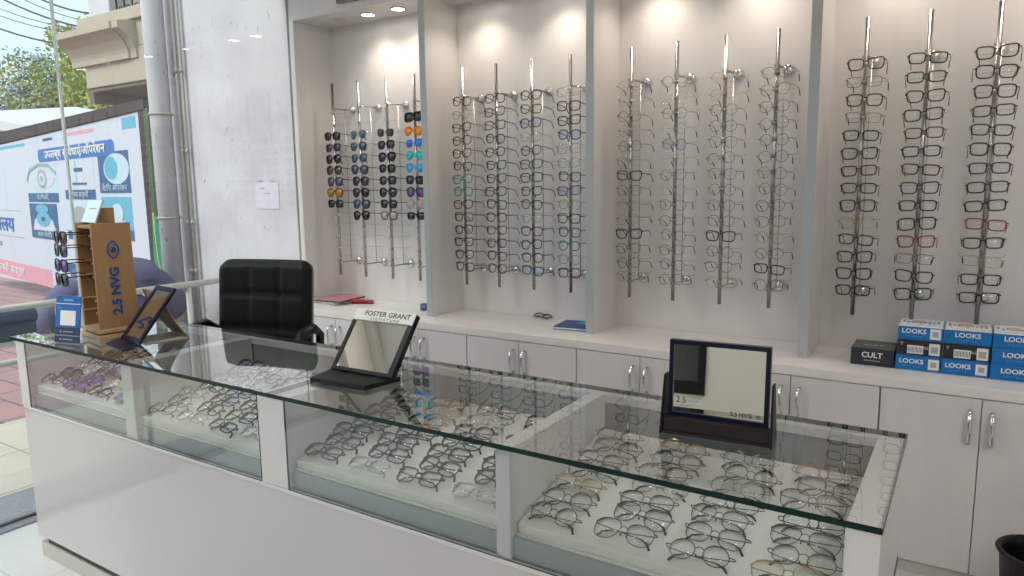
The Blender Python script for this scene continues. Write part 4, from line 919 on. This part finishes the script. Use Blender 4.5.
# local frame: facing +x' (away from the shop), built facing -X in the world via rotation
PV = [(0, 0, .52), (.02, 0, .70), (.03, 0, .86), (.02, 0, .97), (.06, 0, 1.03), (.10, 0, 1.07), (.12, 0, 1.15), (.115, 0, 1.23),
      (.02, .18, .915), (.05, .27, .80), (.08, .35, .70), (.22, .28, .62), (.36, .19, .60), (.02, -.18, .915), (.05, -.27, .80), (.08, -.35, .70), (.22, -.28, .62), (.36, -.19, .60),
      (.03, .10, .50), (.26, .13, .50), (.44, .15, .49), (.45, .15, .28), (.44, .15, .06), (.56, .16, .035), (.03, -.10, .50), (.26, -.13, .50), (.44, -.15, .49), (.45, -.15, .28), (.44, -.15, .06), (.56, -.16, .035)]
PE = [(0, 1), (1, 2), (2, 3), (3, 4), (4, 5), (5, 6), (6, 7), (3, 8), (8, 9), (9, 10), (10, 11), (11, 12), (3, 13), (13, 14), (14, 15), (15, 16), (16, 17), (0, 18), (18, 19), (19, 20), (20, 21), (21, 22), (22, 23), (0, 24), (24, 25), (25, 26), (26, 27), (27, 28), (28, 29)]
PR = [(.13, .16), (.12, .15), (.125, .17), (.10, .14), .055, .075, .088, .06, .062, .05, .043, .036, .028, .062, .05, .043, .036, .028, .09, .08, .06, .05, .038, .032, .09, .08, .06, .05, .038, .032]
person = skin_obj('person', PV, PE, PR, M['skin'])
PLOC = Vector((-4.62, 2.46, -.02)); person.location = PLOC; person.rotation_euler = (0, 0, math.radians(168)); person.scale = (1.1, 1.1, 1.03)
tag(person, 'person in a slate purple shirt sitting outside with their back to the glass', 'person')
SVs = [0, 1, 2, 3, 4, 8, 9, 10, 11, 13, 14, 15, 16]; mpv = {v: i for i, v in enumerate(SVs)}
skin_obj('shirt', [(PV[i][0] - .005, PV[i][1] * 1.04, PV[i][2]) for i in SVs], [(mpv[a], mpv[b_]) for a, b_ in PE if a in mpv and b_ in mpv], [(.17, .25), (.17, .24), (.17, .24), (.16, .22), .115, .105, .10, .09, .075, .105, .10, .09, .075], M['shirt'], person)
TV = [0, 18, 19, 20, 21, 22, 24, 25, 26, 27, 28]; mpt = {v: i for i, v in enumerate(TV)}
skin_obj('trousers', [PV[i] for i in TV], [(mpt[a], mpt[b_]) for a, b_ in PE if a in mpt and b_ in mpt], [(.14, .17), .105, .095, .08, .07, .06, .105, .095, .08, .07, .06], M['trousers'], person)
hb = MB(); hb.sphere((.102, 0, 1.175), .115, .93, .82, 1.0, 20, 14); hb.v = [v for v in hb.v]
for v in hb.v:
    if v.x > .16: v.x = .16 + (v.x - .16) * .2
hb.build('hair', M['hair'], person, local=True)
for s in (-1, 1):
    e = MB(); e.sphere((.11, s * .092, 1.135), .022, .8, .45, 1.2, 8, 6); e.build('ear', M['skin'], person, local=True)
    hp = MB(); bx_ = .37
    hp.sphere((bx_ + .03, s * .17, .60), .036, 1.3, .9, .5, 10, 7)
    for f_ in range(4): hp.tube([(bx_ + .06, s * (.145 + .018 * f_), .60), (bx_ + .10, s * (.142 + .019 * f_), .588), (bx_ + .115 + .006 * (f_ in (1, 2)), s * (.14 + .02 * f_), .565)], [.009, .008, .007], 7)
    hp.tube([(bx_ + .02, s * .14, .60), (bx_ + .05, s * .118, .595), (bx_ + .075, s * .115, .585)], [.010, .009, .008], 7)
    hp.build('hand', M['skin'], person, local=True)
fc_ = MB(); fc_.sphere((.205, 0, 1.13), .016, 1.3, .8, 1.3, 8, 6); fc_.build('nose', M['skin'], person, local=True)
# stool under the person
o = thing('stool', (-4.64, 2.42, -.02), 'plain dark stool carrying the seated person outside', 'stool')
MB().disc((-4.64, 2.42, .355), .19, 'Z', .04, 24).build('seat', M['bench_panel'], o)
for k in range(4): a = PI / 4 + PI / 2 * k; MB().tube([(-4.64 + .13 * math.cos(a), 2.42 + .13 * math.sin(a), .355), (-4.64 + .17 * math.cos(a), 2.42 + .17 * math.sin(a), .0)], .014, 8).build('leg', M['bench_panel'], o)
